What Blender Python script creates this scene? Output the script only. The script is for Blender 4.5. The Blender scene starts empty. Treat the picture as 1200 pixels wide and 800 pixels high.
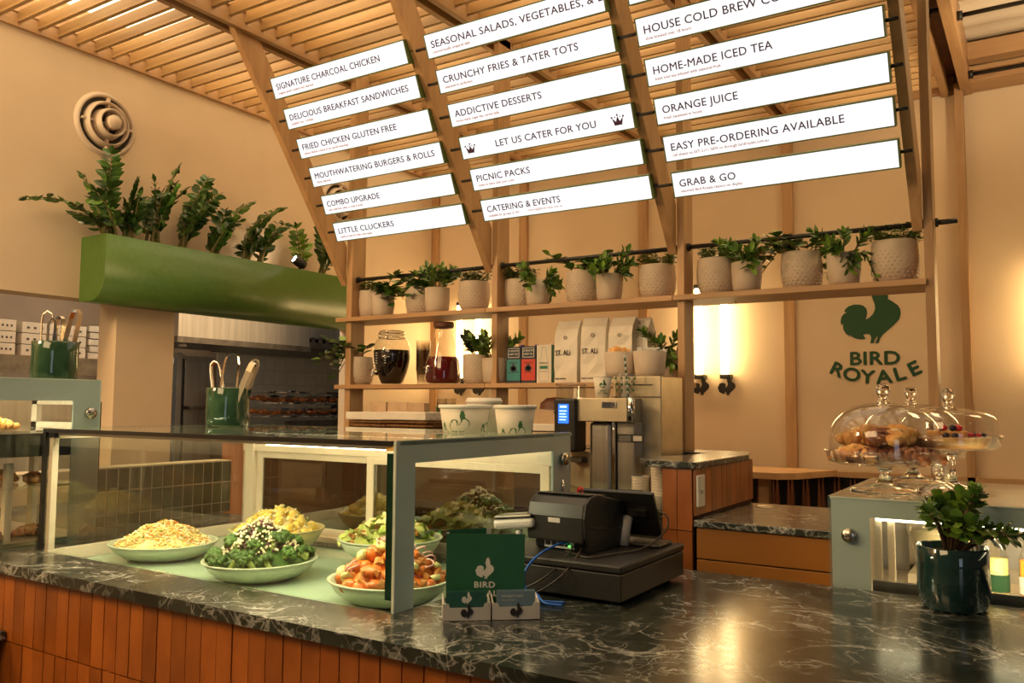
import bpy, math, random
from mathutils import Vector, Matrix
R = math.radians
PI = math.pi
C = bpy.context.scene.collection
SC = bpy.context.scene

# ------------------------------------------------------------------ camera
cam = bpy.data.cameras.new('camera')
cam.sensor_width = 36.0
cam.lens = 29.449
cam.clip_start = 0.02
camo = bpy.data.objects.new('camera', cam)
C.objects.link(camo)
right = Vector((0.84434, 0.53576, 0.006448))
fwd = Vector((-0.53466, 0.84169, 0.075424))
up = Vector((-0.034982, 0.067131, -0.997131)) * -1.0
camo.matrix_world = Matrix(((right.x, up.x, -fwd.x, 0.0), (right.y, up.y, -fwd.y, 0.0),
                            (right.z, up.z, -fwd.z, 1.5), (0, 0, 0, 1)))
SC.camera = camo

# ------------------------------------------------------------------ world, exposure
W = bpy.data.worlds.new('world')
SC.world = W
W.use_nodes = True
W.node_tree.nodes['Background'].inputs[0].default_value = (1.0, 0.80, 0.60, 1)
W.node_tree.nodes['Background'].inputs[1].default_value = 0.05
SC.view_settings.view_transform = 'Standard'
SC.view_settings.look = 'None'
SC.view_settings.exposure = 0.24
SC.view_settings.gamma = 1.0
SC.view_settings.use_curve_mapping = False
WARM = (1.0, 0.66, 0.30)

def area_light(name, loc, target, sx, sy, power, color):
    l = bpy.data.lights.new(name, 'AREA')
    l.shape = 'RECTANGLE'; l.size = sx; l.size_y = sy
    l.energy = power; l.color = color
    o = bpy.data.objects.new(name, l)
    C.objects.link(o)
    o.location = loc
    o.rotation_euler = (Vector(target) - Vector(loc)).to_track_quat('-Z', 'Y').to_euler()
    return o

def spot_light(name, loc, target, power, angle, blend, color, radius=0.04):
    l = bpy.data.lights.new(name, 'SPOT')
    l.energy = power; l.color = color; l.spot_size = R(angle); l.spot_blend = blend
    l.shadow_soft_size = radius
    o = bpy.data.objects.new(name, l)
    C.objects.link(o)
    o.location = loc
    o.rotation_euler = (Vector(target) - Vector(loc)).to_track_quat('-Z', 'Y').to_euler()
    return o

# ceiling light over the customer side, the shop's daylit front, the passage and the kitchen
area_light('dining_ceiling_light', (-2.0, -1.2, 3.3), (-2.6, 2.2, 1.0), 2.2, 1.2, 52, (1.0, 0.68, 0.34))
area_light('dining_ceiling_light', (-4.2, -0.4, 3.3), (-4.4, 3.2, 2.4), 0.8, 0.8, 85, (1.0, 0.69, 0.36))
area_light('shopfront_daylight', (3.2, -2.8, 1.9), (-1.0, 2.0, 1.2), 1.2, 1.8, 9, (0.75, 0.86, 1.0))
area_light('passage_ceiling_light', (-1.9, 4.75, 3.2), (-1.9, 5.0, 0.0), 3.6, 0.5, 5, (1.0, 0.63, 0.25))
area_light('kitchen_ceiling_light', (-5.6, 4.6, 2.75), (-5.6, 4.6, 0.0), 1.2, 1.6, 75, (1.0, 0.86, 0.64))
area_light('kitchen_ceiling_light', (-5.4, 2.6, 2.7), (-5.8, 2.8, 1.0), 1.0, 1.0, 12, (1.0, 0.70, 0.42))
area_light('nook_ceiling_light', (0.7, 4.2, 3.3), (0.2, 4.6, 0.0), 0.6, 0.6, 16, WARM)

# ------------------------------------------------------------------ materials
def new_mat(name):
    m = bpy.data.materials.new(name); m.use_nodes = True
    nt = m.node_tree; b = nt.nodes['Principled BSDF']
    return m, nt, b

def setc(b, col, rough=0.5, metal=0.0):
    b.inputs['Base Color'].default_value = (*col, 1)
    b.inputs['Roughness'].default_value = rough
    b.inputs['Metallic'].default_value = metal

def noise_mat(name, c1, c2, scale=8.0, rough=0.5, metal=0.0, stretch=(1, 1, 1), bump=0.0, detail=3.0,
              rand=0.0, distort=0.0, lo=0.35, hi=0.65, rr=0.0, sheen=0.0, coat=0.0):
    m, nt, b = new_mat(name)
    setc(b, c1, rough, metal)
    tc = nt.nodes.new('ShaderNodeTexCoord'); mp = nt.nodes.new('ShaderNodeMapping')
    mp.inputs['Scale'].default_value = stretch
    nt.links.new(tc.outputs['Object'], mp.inputs['Vector'])
    n = nt.nodes.new('ShaderNodeTexNoise'); n.inputs['Scale'].default_value = scale
    n.inputs['Detail'].default_value = detail; n.inputs['Distortion'].default_value = distort
    oi = nt.nodes.new('ShaderNodeObjectInfo')
    add = nt.nodes.new('ShaderNodeVectorMath'); add.operation = 'ADD'
    cmb = nt.nodes.new('ShaderNodeCombineXYZ')
    ml = nt.nodes.new('ShaderNodeMath'); ml.operation = 'MULTIPLY'; ml.inputs[1].default_value = 37.0
    nt.links.new(oi.outputs['Random'], ml.inputs[0])
    nt.links.new(ml.outputs[0], cmb.inputs[0]); nt.links.new(ml.outputs[0], cmb.inputs[1])
    nt.links.new(mp.outputs[0], add.inputs[0]); nt.links.new(cmb.outputs[0], add.inputs[1])
    nt.links.new(add.outputs[0], n.inputs['Vector'])
    cr = nt.nodes.new('ShaderNodeValToRGB')
    cr.color_ramp.elements[0].position = lo; cr.color_ramp.elements[0].color = (*c1, 1)
    cr.color_ramp.elements[1].position = hi; cr.color_ramp.elements[1].color = (*c2, 1)
    nt.links.new(n.outputs['Fac'], cr.inputs['Fac'])
    out = cr.outputs['Color']
    if rand > 0:
        hs = nt.nodes.new('ShaderNodeHueSaturation')
        mr = nt.nodes.new('ShaderNodeMapRange')
        mr.inputs['To Min'].default_value = 1 - rand; mr.inputs['To Max'].default_value = 1 + rand
        nt.links.new(oi.outputs['Random'], mr.inputs['Value'])
        nt.links.new(mr.outputs[0], hs.inputs['Value']); nt.links.new(out, hs.inputs['Color'])
        out = hs.outputs['Color']
    nt.links.new(out, b.inputs['Base Color'])
    if rr > 0:
        mr2 = nt.nodes.new('ShaderNodeMapRange')
        mr2.inputs['To Min'].default_value = max(0.02, rough - rr); mr2.inputs['To Max'].default_value = rough + rr
        nt.links.new(n.outputs['Fac'], mr2.inputs['Value']); nt.links.new(mr2.outputs[0], b.inputs['Roughness'])
    if bump > 0:
        bp = nt.nodes.new('ShaderNodeBump'); bp.inputs['Strength'].default_value = bump
        bp.inputs['Distance'].default_value = 0.004
        nt.links.new(n.outputs['Fac'], bp.inputs['Height']); nt.links.new(bp.outputs[0], b.inputs['Normal'])
    if coat: b.inputs['Coat Weight'].default_value = coat
    return m

def emis(name, col, strength):
    m, nt, b = new_mat(name)
    setc(b, (0, 0, 0), 1.0)
    b.inputs['Emission Color'].default_value = (*col, 1)
    b.inputs['Emission Strength'].default_value = strength
    return m

def pane_mat(name, tint=(0.93, 0.97, 0.95), base=0.04, rough=0.0, extra=0.0, gloss=(1, 1, 1)):
    # thin glass: transparent, reflecting more at grazing angles
    m = bpy.data.materials.new(name); m.use_nodes = True
    nt = m.node_tree; nt.nodes.clear()
    o = nt.nodes.new('ShaderNodeOutputMaterial'); mx = nt.nodes.new('ShaderNodeMixShader')
    t = nt.nodes.new('ShaderNodeBsdfTransparent'); t.inputs[0].default_value = (*tint, 1)
    g = nt.nodes.new('ShaderNodeBsdfGlossy'); g.inputs['Roughness'].default_value = rough
    g.inputs[0].default_value = (*gloss, 1)
    lw = nt.nodes.new('ShaderNodeLayerWeight'); lw.inputs['Blend'].default_value = 0.5
    pw = nt.nodes.new('ShaderNodeMath'); pw.operation = 'POWER'; pw.inputs[1].default_value = 4.0
    ml = nt.nodes.new('ShaderNodeMath'); ml.operation = 'MULTIPLY_ADD'
    ml.inputs[1].default_value = 0.9; ml.inputs[2].default_value = base + extra
    nt.links.new(lw.outputs['Facing'], pw.inputs[0]); nt.links.new(pw.outputs[0], ml.inputs[0])
    nt.links.new(ml.outputs[0], mx.inputs[0]); nt.links.new(t.outputs[0], mx.inputs[1])
    nt.links.new(g.outputs[0], mx.inputs[2]); nt.links.new(mx.outputs[0], o.inputs[0])
    return m

def wood_mat(name, c1, c2, axis, rough=0.45, scale=14.0, rand=0.10):
    s = [1.0, 1.0, 1.0]; s['xyz'.index(axis)] = 0.10
    return noise_mat(name, c1, c2, scale, rough, 0, tuple(s), 0.08, 4.0, rand, 1.2, 0.30, 0.72)

M = {}
OAK1, OAK2 = (0.36, 0.195, 0.085), (0.50, 0.295, 0.14)
M['oak_x'] = wood_mat('oak along x', OAK1, OAK2, 'x')
M['oak_y'] = wood_mat('oak along y', OAK1, OAK2, 'y')
M['oak_z'] = wood_mat('oak along z', OAK1, OAK2, 'z')
M['slat'] = wood_mat('ceiling slat oak', (0.36, 0.21, 0.085), (0.52, 0.33, 0.145), 'x', 0.5, 11.0, 0.20)
M['walnut'] = wood_mat('dark fluted timber', (0.10, 0.03, 0.012), (0.19, 0.065, 0.025), 'z', 0.5)
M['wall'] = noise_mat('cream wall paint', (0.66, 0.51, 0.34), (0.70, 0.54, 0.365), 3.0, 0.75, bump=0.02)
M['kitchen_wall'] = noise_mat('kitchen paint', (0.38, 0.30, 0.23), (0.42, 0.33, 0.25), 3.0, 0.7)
M['floor'] = noise_mat('polished concrete floor', (0.16, 0.13, 0.10), (0.22, 0.18, 0.14), 5.0, 0.35)
M['terracotta'] = noise_mat('glazed terracotta tile', (0.26, 0.070, 0.010), (0.38, 0.110, 0.017), 9.0, 0.36, rand=0.20,
                            bump=0.12, detail=4, rr=0.10, stretch=(1, 1, 0.5))
M['grout'] = noise_mat('dark red grout', (0.045, 0.010, 0.005), (0.075, 0.017, 0.007), 30, 0.9)
M['green_tile'] = noise_mat('dark green glazed tile', (0.020, 0.044, 0.020), (0.034, 0.070, 0.030), 10, 0.15, rand=0.3)
M['pale_grout'] = noise_mat('pale sand grout', (0.66, 0.55, 0.36), (0.72, 0.60, 0.40), 30, 0.9)
M['white_tile'] = noise_mat('white kitchen wall tile', (0.62, 0.60, 0.53), (0.68, 0.66, 0.58), 6, 0.25, rand=0.04)
M['steel'] = noise_mat('brushed stainless steel', (0.42, 0.40, 0.37), (0.52, 0.50, 0.46), 30, 0.32, 1.0, (1, 1, 0.05), 0.02)
M['steel_dark'] = noise_mat('dark kitchen steel', (0.12, 0.11, 0.10), (0.20, 0.18, 0.16), 12, 0.35, 1.0)
M['steel_warm'] = noise_mat('champagne satin steel', (0.50, 0.43, 0.31), (0.58, 0.50, 0.36), 12, 0.38, 1.0)
M['chrome'] = noise_mat('polished chrome', (0.78, 0.76, 0.72), (0.84, 0.82, 0.78), 4, 0.10, 1.0)
M['knob_steel'] = noise_mat('turned steel knob', (0.42, 0.38, 0.32), (0.62, 0.58, 0.50), 40, 0.25, 1.0)
M['black_metal'] = noise_mat('black powder coat', (0.018, 0.015, 0.013), (0.028, 0.024, 0.02), 20, 0.45, 0.3)
M['black_plastic'] = noise_mat('black plastic', (0.007, 0.006, 0.0055), (0.011, 0.010, 0.009), 60, 0.38, bump=0.05)
M['matte_black'] = noise_mat('textured black steel', (0.009, 0.0075, 0.0065), (0.014, 0.012, 0.010), 160, 0.5, bump=0.15)
M['black_seal'] = noise_mat('black seal', (0.010, 0.010, 0.010), (0.014, 0.014, 0.013), 20, 0.3)
M['green_paint'] = noise_mat('leaf green powder coat', (0.060, 0.125, 0.018), (0.070, 0.140, 0.022), 40, 0.35, bump=0.02)
M['sign_green'] = noise_mat('green sign casing', (0.09, 0.14, 0.035), (0.11, 0.165, 0.045), 20, 0.4)
M['sign_face'] = emis('lit sign face', (1.0, 0.975, 0.97), 1.0)
M['sign_text'] = noise_mat('dark plum sign print', (0.050, 0.010, 0.055), (0.056, 0.012, 0.060), 5, 0.6)
M['sign_small'] = noise_mat('pale orange sign print', (0.50, 0.20, 0.09), (0.54, 0.22, 0.10), 5, 0.6)
M['tube'] = emis('warm tube light', (1.0, 0.70, 0.32), 18.0)
M['panel_light'] = emis('ceiling panel light', (1.0, 0.76, 0.44), 3.2)
M['led'] = emis('case light strip', (1.0, 0.86, 0.52), 22.0)
M['led_dim'] = emis('case light cover', (1.0, 0.86, 0.52), 9.0)
M['lcd'] = emis('blue display', (0.03, 0.16, 1.0), 1.6)
M['lcd_text'] = emis('display characters', (0.45, 0.65, 1.0), 2.0)
M['green_led'] = emis('green indicator', (0.1, 1.0, 0.1), 4.0)
M['spot_lens'] = emis('spot lens', (1.0, 0.86, 0.66), 30.0)
M['glass'] = pane_mat('clear pane', (0.955, 0.968, 0.952), 0.035)
M['glass_dark'] = pane_mat('reflection tint rear pane', (0.44, 0.47, 0.36), 0.22)  # dark tint paints the olive reflection into the rear panes
M['glass_top'] = pane_mat('top pane', (0.92, 0.95, 0.92), 0.06)
M['glass_edge'] = noise_mat('dark green glass edge', (0.004, 0.030, 0.016), (0.006, 0.040, 0.022), 10, 0.12)
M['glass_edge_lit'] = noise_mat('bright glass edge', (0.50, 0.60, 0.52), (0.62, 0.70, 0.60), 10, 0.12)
M['solid_glass'] = None
M['dome'] = pane_mat('cake dome glass', (0.965, 0.968, 0.970), 0.065)
M['jar_glass'] = pane_mat('jar glass', (0.93, 0.93, 0.91), 0.05)
M['plastic_clear'] = pane_mat('clear plastic', (0.86, 0.85, 0.82), 0.08, 0.1)
M['frit'] = noise_mat('grey green painted glass', (0.36, 0.47, 0.45), (0.38, 0.49, 0.47), 5, 0.06, coat=0.5)
M['cream_frame'] = noise_mat('cream aluminium frame', (0.66, 0.56, 0.43), (0.70, 0.60, 0.46), 10, 0.35)
M['deck'] = noise_mat('pale green case deck', (0.34, 0.47, 0.34), (0.37, 0.50, 0.36), 4, 0.10)
M['bowl'] = noise_mat('sage glazed bowl', (0.36, 0.42, 0.29), (0.42, 0.47, 0.33), 14, 0.32, bump=0.05)
M['bowl_ochre'] = noise_mat('ochre glazed bowl', (0.42, 0.40, 0.20), (0.52, 0.44, 0.19), 12, 0.3, bump=0.05)
M['green_glaze'] = noise_mat('glossy green glaze', (0.010, 0.036, 0.016), (0.045, 0.100, 0.050), 6, 0.08, bump=0.5, distort=0.6, coat=0.6)
M['teal_glaze'] = noise_mat('dark teal glaze', (0.008, 0.028, 0.028), (0.016, 0.050, 0.046), 5, 0.07, bump=0.45, distort=0.4, coat=0.7)
M['pot'] = noise_mat('sand ceramic pot', (0.52, 0.42, 0.32), (0.56, 0.455, 0.35), 20, 0.55, bump=0.06)
M['soil'] = noise_mat('potting soil', (0.025, 0.015, 0.009), (0.06, 0.035, 0.02), 80, 0.95, bump=0.6)
M['leaf_zz'] = noise_mat('glossy deep green leaf', (0.022, 0.065, 0.010), (0.055, 0.125, 0.016), 30, 0.28, rand=0.35)
M['leaf_mid'] = noise_mat('mid green leaf', (0.050, 0.125, 0.018), (0.110, 0.215, 0.030), 30, 0.35, rand=0.35)
M['leaf_light'] = noise_mat('fresh green leaf', (0.120, 0.230, 0.022), (0.200, 0.330, 0.040), 30, 0.35, rand=0.3)
M['leaf_dark'] = noise_mat('dark rubber leaf', (0.016, 0.034, 0.014), (0.035, 0.060, 0.022), 30, 0.22, rand=0.3)
M['stem'] = noise_mat('plant stem', (0.12, 0.12, 0.03), (0.20, 0.16, 0.05), 40, 0.6)
M['brown_stem'] = noise_mat('woody stem', (0.10, 0.055, 0.025), (0.16, 0.09, 0.04), 40, 0.7)
M['cabinet'] = noise_mat('ochre orange laminate', (0.33, 0.125, 0.018), (0.36, 0.140, 0.022), 3, 0.42)
M['white_plastic'] = noise_mat('white plastic', (0.68, 0.65, 0.60), (0.72, 0.69, 0.64), 6, 0.35)
M['grey_plastic'] = noise_mat('light grey plastic', (0.48, 0.46, 0.43), (0.54, 0.52, 0.48), 6, 0.3)
M['paper'] = noise_mat('white paper board', (0.70, 0.64, 0.54), (0.74, 0.68, 0.58), 10, 0.6)
M['kraft'] = noise_mat('kraft paper', (0.42, 0.29, 0.18), (0.50, 0.35, 0.22), 14, 0.8, bump=0.2)
M['bag_white'] = noise_mat('white foil bag', (0.70, 0.64, 0.55), (0.80, 0.74, 0.64), 6, 0.42, bump=0.5, distort=0.5)
M['bag_fold'] = noise_mat('bag fold', (0.36, 0.31, 0.26), (0.44, 0.38, 0.31), 10, 0.5)
M['print_black'] = noise_mat('black print', (0.012, 0.010, 0.010), (0.016, 0.014, 0.012), 5, 0.6)
M['print_green'] = noise_mat('green print', (0.035, 0.125, 0.035), (0.040, 0.140, 0.040), 5, 0.5)
M['logo_green'] = noise_mat('deep green logo paint', (0.010, 0.062, 0.022), (0.012, 0.072, 0.026), 5, 0.55)
M['card_green'] = noise_mat('green card', (0.010, 0.095, 0.040), (0.013, 0.108, 0.048), 12, 0.5)
M['card_teal'] = noise_mat('teal card', (0.012, 0.085, 0.060), (0.014, 0.095, 0.068), 12, 0.5)
M['card_blue'] = noise_mat('blue grey card', (0.110, 0.185, 0.230), (0.135, 0.215, 0.260), 12, 0.35)
M['card_print'] = noise_mat('pale card print', (0.62, 0.62, 0.58), (0.66, 0.66, 0.62), 5, 0.6)
M['carton_navy'] = noise_mat('navy carton', (0.012, 0.014, 0.035), (0.016, 0.018, 0.042), 5, 0.4)
M['carton_teal'] = noise_mat('teal carton', (0.020, 0.210, 0.220), (0.024, 0.240, 0.250), 5, 0.4)
M['carton_red'] = noise_mat('red carton', (0.55, 0.035, 0.015), (0.62, 0.045, 0.020), 5, 0.4)
M['carton_green'] = noise_mat('green carton side', (0.012, 0.16, 0.08), (0.015, 0.18, 0.09), 5, 0.4)
M['cap_blue'] = noise_mat('blue cap', (0.01, 0.02, 0.30), (0.012, 0.025, 0.34), 5, 0.35)
M['cable_blue'] = noise_mat('blue cable', (0.010, 0.110, 0.50), (0.014, 0.13, 0.58), 5, 0.4)
M['cable_dark'] = noise_mat('dark cable', (0.03, 0.022, 0.018), (0.05, 0.035, 0.026), 5, 0.5)
M['coffee'] = noise_mat('dark cold brew', (0.006, 0.003, 0.003), (0.010, 0.005, 0.004), 5, 0.08)
M['red_tea'] = noise_mat('red tea', (0.090, 0.004, 0.003), (0.150, 0.006, 0.004), 5, 0.08)
M['cork'] = noise_mat('dark timber stopper', (0.10, 0.035, 0.018), (0.15, 0.055, 0.028), 20, 0.5)
M['wicker'] = noise_mat('woven brown wicker', (0.12, 0.050, 0.015), (0.26, 0.12, 0.035), 60, 0.7, bump=0.5)
M['slaw_pale'] = noise_mat('shredded cabbage', (0.68, 0.56, 0.17), (0.78, 0.68, 0.30), 40, 0.5)
M['slaw_white'] = noise_mat('pale cabbage', (0.76, 0.70, 0.46), (0.82, 0.76, 0.54), 40, 0.5)
M['carrot'] = noise_mat('shredded carrot', (0.80, 0.25, 0.02), (0.86, 0.33, 0.03), 40, 0.45)
M['herb'] = noise_mat('green herb', (0.10, 0.22, 0.03), (0.22, 0.36, 0.05), 40, 0.5)
M['potato'] = noise_mat('yellow potato', (0.72, 0.50, 0.06), (0.80, 0.62, 0.16), 30, 0.4, rand=0.12)
M['mayo'] = noise_mat('creamy dressing', (0.74, 0.66, 0.34), (0.80, 0.73, 0.44), 30, 0.35)
M['broccoli'] = noise_mat('broccoli head', (0.020, 0.068, 0.006), (0.070, 0.165, 0.016), 120, 0.6, bump=0.8, rand=0.25)
M['broc_stem'] = noise_mat('broccoli stem', (0.30, 0.40, 0.09), (0.38, 0.48, 0.13), 30, 0.5)
M['plum'] = noise_mat('plum cabbage', (0.07, 0.015, 0.03), (0.16, 0.05, 0.07), 60, 0.5)
M['feta'] = noise_mat('crumbled feta', (0.72, 0.64, 0.40), (0.80, 0.72, 0.50), 30, 0.5)
M['pumpkin'] = noise_mat('roast sweet potato', (0.46, 0.11, 0.010), (0.66, 0.19, 0.02), 24, 0.35, rand=0.2)
M['crouton'] = noise_mat('roast potato skin', (0.30, 0.12, 0.02), (0.52, 0.24, 0.05), 40, 0.5, rand=0.25)
M['zucchini'] = noise_mat('pale courgette', (0.56, 0.58, 0.20), (0.64, 0.64, 0.28), 24, 0.4)
M['onion'] = noise_mat('red onion', (0.55, 0.28, 0.26), (0.66, 0.42, 0.36), 24, 0.35)
M['lettuce'] = noise_mat('lettuce', (0.24, 0.36, 0.05), (0.52, 0.56, 0.16), 20, 0.4, rand=0.2)
M['cheese'] = noise_mat('shaved cheese', (0.80, 0.68, 0.28), (0.85, 0.74, 0.36), 20, 0.4)
M['pastry'] = noise_mat('golden pastry', (0.55, 0.22, 0.04), (0.78, 0.46, 0.14), 22, 0.5, rand=0.2, bump=0.5)
M['pastry_dark'] = noise_mat('dark glazed pastry', (0.14, 0.04, 0.015), (0.34, 0.12, 0.03), 22, 0.35, rand=0.2, bump=0.5)
M['icing'] = noise_mat('pale icing', (0.75, 0.62, 0.36), (0.82, 0.70, 0.46), 16, 0.4, rand=0.1)
M['berry_red'] = noise_mat('red berry', (0.45, 0.015, 0.015), (0.6, 0.03, 0.02), 20, 0.25)
M['berry_dark'] = noise_mat('dark berry', (0.012, 0.008, 0.018), (0.03, 0.015, 0.03), 20, 0.3)
M['red'] = noise_mat('red tag', (0.6, 0.012, 0.012), (0.66, 0.02, 0.016), 5, 0.4)
M['foil'] = noise_mat('crumpled foil', (0.40, 0.38, 0.36), (0.75, 0.72, 0.68), 60, 0.2, 1.0, bump=1.0)
M['char'] = noise_mat('roasting chicken', (0.20, 0.06, 0.015), (0.45, 0.16, 0.04), 30, 0.4)
M['vent_paint'] = noise_mat('cream vent paint', (0.60, 0.48, 0.36), (0.64, 0.51, 0.39), 8, 0.5)
M['poly'] = noise_mat('fluted pale roofing sheet', (0.52, 0.44, 0.34), (0.56, 0.48, 0.37), 3, 0.4)
M['wood_box'] = noise_mat('pale carton board', (0.46, 0.40, 0.32), (0.52, 0.45, 0.36), 8, 0.7)

def solid_glass():
    m, nt, b = new_mat('solid glass')
    setc(b, (0.98, 0.98, 0.97), 0.0)
    b.inputs['Transmission Weight'].default_value = 1.0; b.inputs['IOR'].default_value = 1.5
    return m
M['solid_glass'] = solid_glass()

def marble():
    m, nt, b = new_mat('dark green veined marble')
    setc(b, (0.02, 0.03, 0.026), 0.12)
    tc = nt.nodes.new('ShaderNodeTexCoord')
    crs = []
    for sc_, w, c, ds in ((2.6, 0.016, 0.26, 1.6), (6.5, 0.020, 0.24, 1.2), (16.0, 0.030, 0.16, 0.8)):
        v = nt.nodes.new('ShaderNodeTexNoise'); v.inputs['Scale'].default_value = sc_; v.inputs['Detail'].default_value = 5
        v.inputs['Distortion'].default_value = ds
        nt.links.new(tc.outputs['Object'], v.inputs['Vector'])
        s1 = nt.nodes.new('ShaderNodeMath'); s1.operation = 'SUBTRACT'; s1.inputs[1].default_value = 0.5
        s2 = nt.nodes.new('ShaderNodeMath'); s2.operation = 'ABSOLUTE'
        nt.links.new(v.outputs['Fac'], s1.inputs[0]); nt.links.new(s1.outputs[0], s2.inputs[0])
        cr = nt.nodes.new('ShaderNodeValToRGB')
        cr.color_ramp.elements[0].position = 0.0; cr.color_ramp.elements[0].color = (c, c, c * 0.95, 1)
        cr.color_ramp.elements[1].position = w; cr.color_ramp.elements[1].color = (0, 0, 0, 1)
        nt.links.new(s2.outputs[0], cr.inputs['Fac']); crs.append(cr)
    n2 = nt.nodes.new('ShaderNodeTexNoise'); n2.inputs['Scale'].default_value = 5; n2.inputs['Detail'].default_value = 8
    nt.links.new(tc.outputs['Object'], n2.inputs['Vector'])
    mask = nt.nodes.new('ShaderNodeValToRGB'); mask.color_ramp.elements[0].position = 0.36; mask.color_ramp.elements[1].position = 0.60
    nt.links.new(n2.outputs['Fac'], mask.inputs['Fac'])
    def ad(a, c_):
        q = nt.nodes.new('ShaderNodeMix'); q.data_type = 'RGBA'; q.blend_type = 'ADD'; q.inputs[0].default_value = 1
        nt.links.new(a, q.inputs[6]); nt.links.new(c_, q.inputs[7]); return q.outputs[2]
    s = ad(ad(crs[0].outputs[0], crs[1].outputs[0]), crs[2].outputs[0])
    mm = nt.nodes.new('ShaderNodeMix'); mm.data_type = 'RGBA'; mm.blend_type = 'MULTIPLY'; mm.inputs[0].default_value = 1
    nt.links.new(s, mm.inputs[6]); nt.links.new(mask.outputs[0], mm.inputs[7])
    bc = nt.nodes.new('ShaderNodeValToRGB')
    bc.color_ramp.elements[0].position = 0.35; bc.color_ramp.elements[0].color = (0.010, 0.014, 0.011, 1)
    bc.color_ramp.elements[1].position = 0.75; bc.color_ramp.elements[1].color = (0.040, 0.046, 0.038, 1)
    nt.links.new(n2.outputs['Fac'], bc.inputs['Fac'])
    nt.links.new(ad(bc.outputs[0], mm.outputs[2]), b.inputs['Base Color'])
    n3 = nt.nodes.new('ShaderNodeTexNoise'); n3.inputs['Scale'].default_value = 40
    nt.links.new(tc.outputs['Object'], n3.inputs['Vector'])
    mr = nt.nodes.new('ShaderNodeMapRange'); mr.inputs['To Min'].default_value = 0.14; mr.inputs['To Max'].default_value = 0.24
    nt.links.new(n3.outputs['Fac'], mr.inputs['Value']); nt.links.new(mr.outputs[0], b.inputs['Roughness'])
    return m
M['marble'] = marble()

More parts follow.
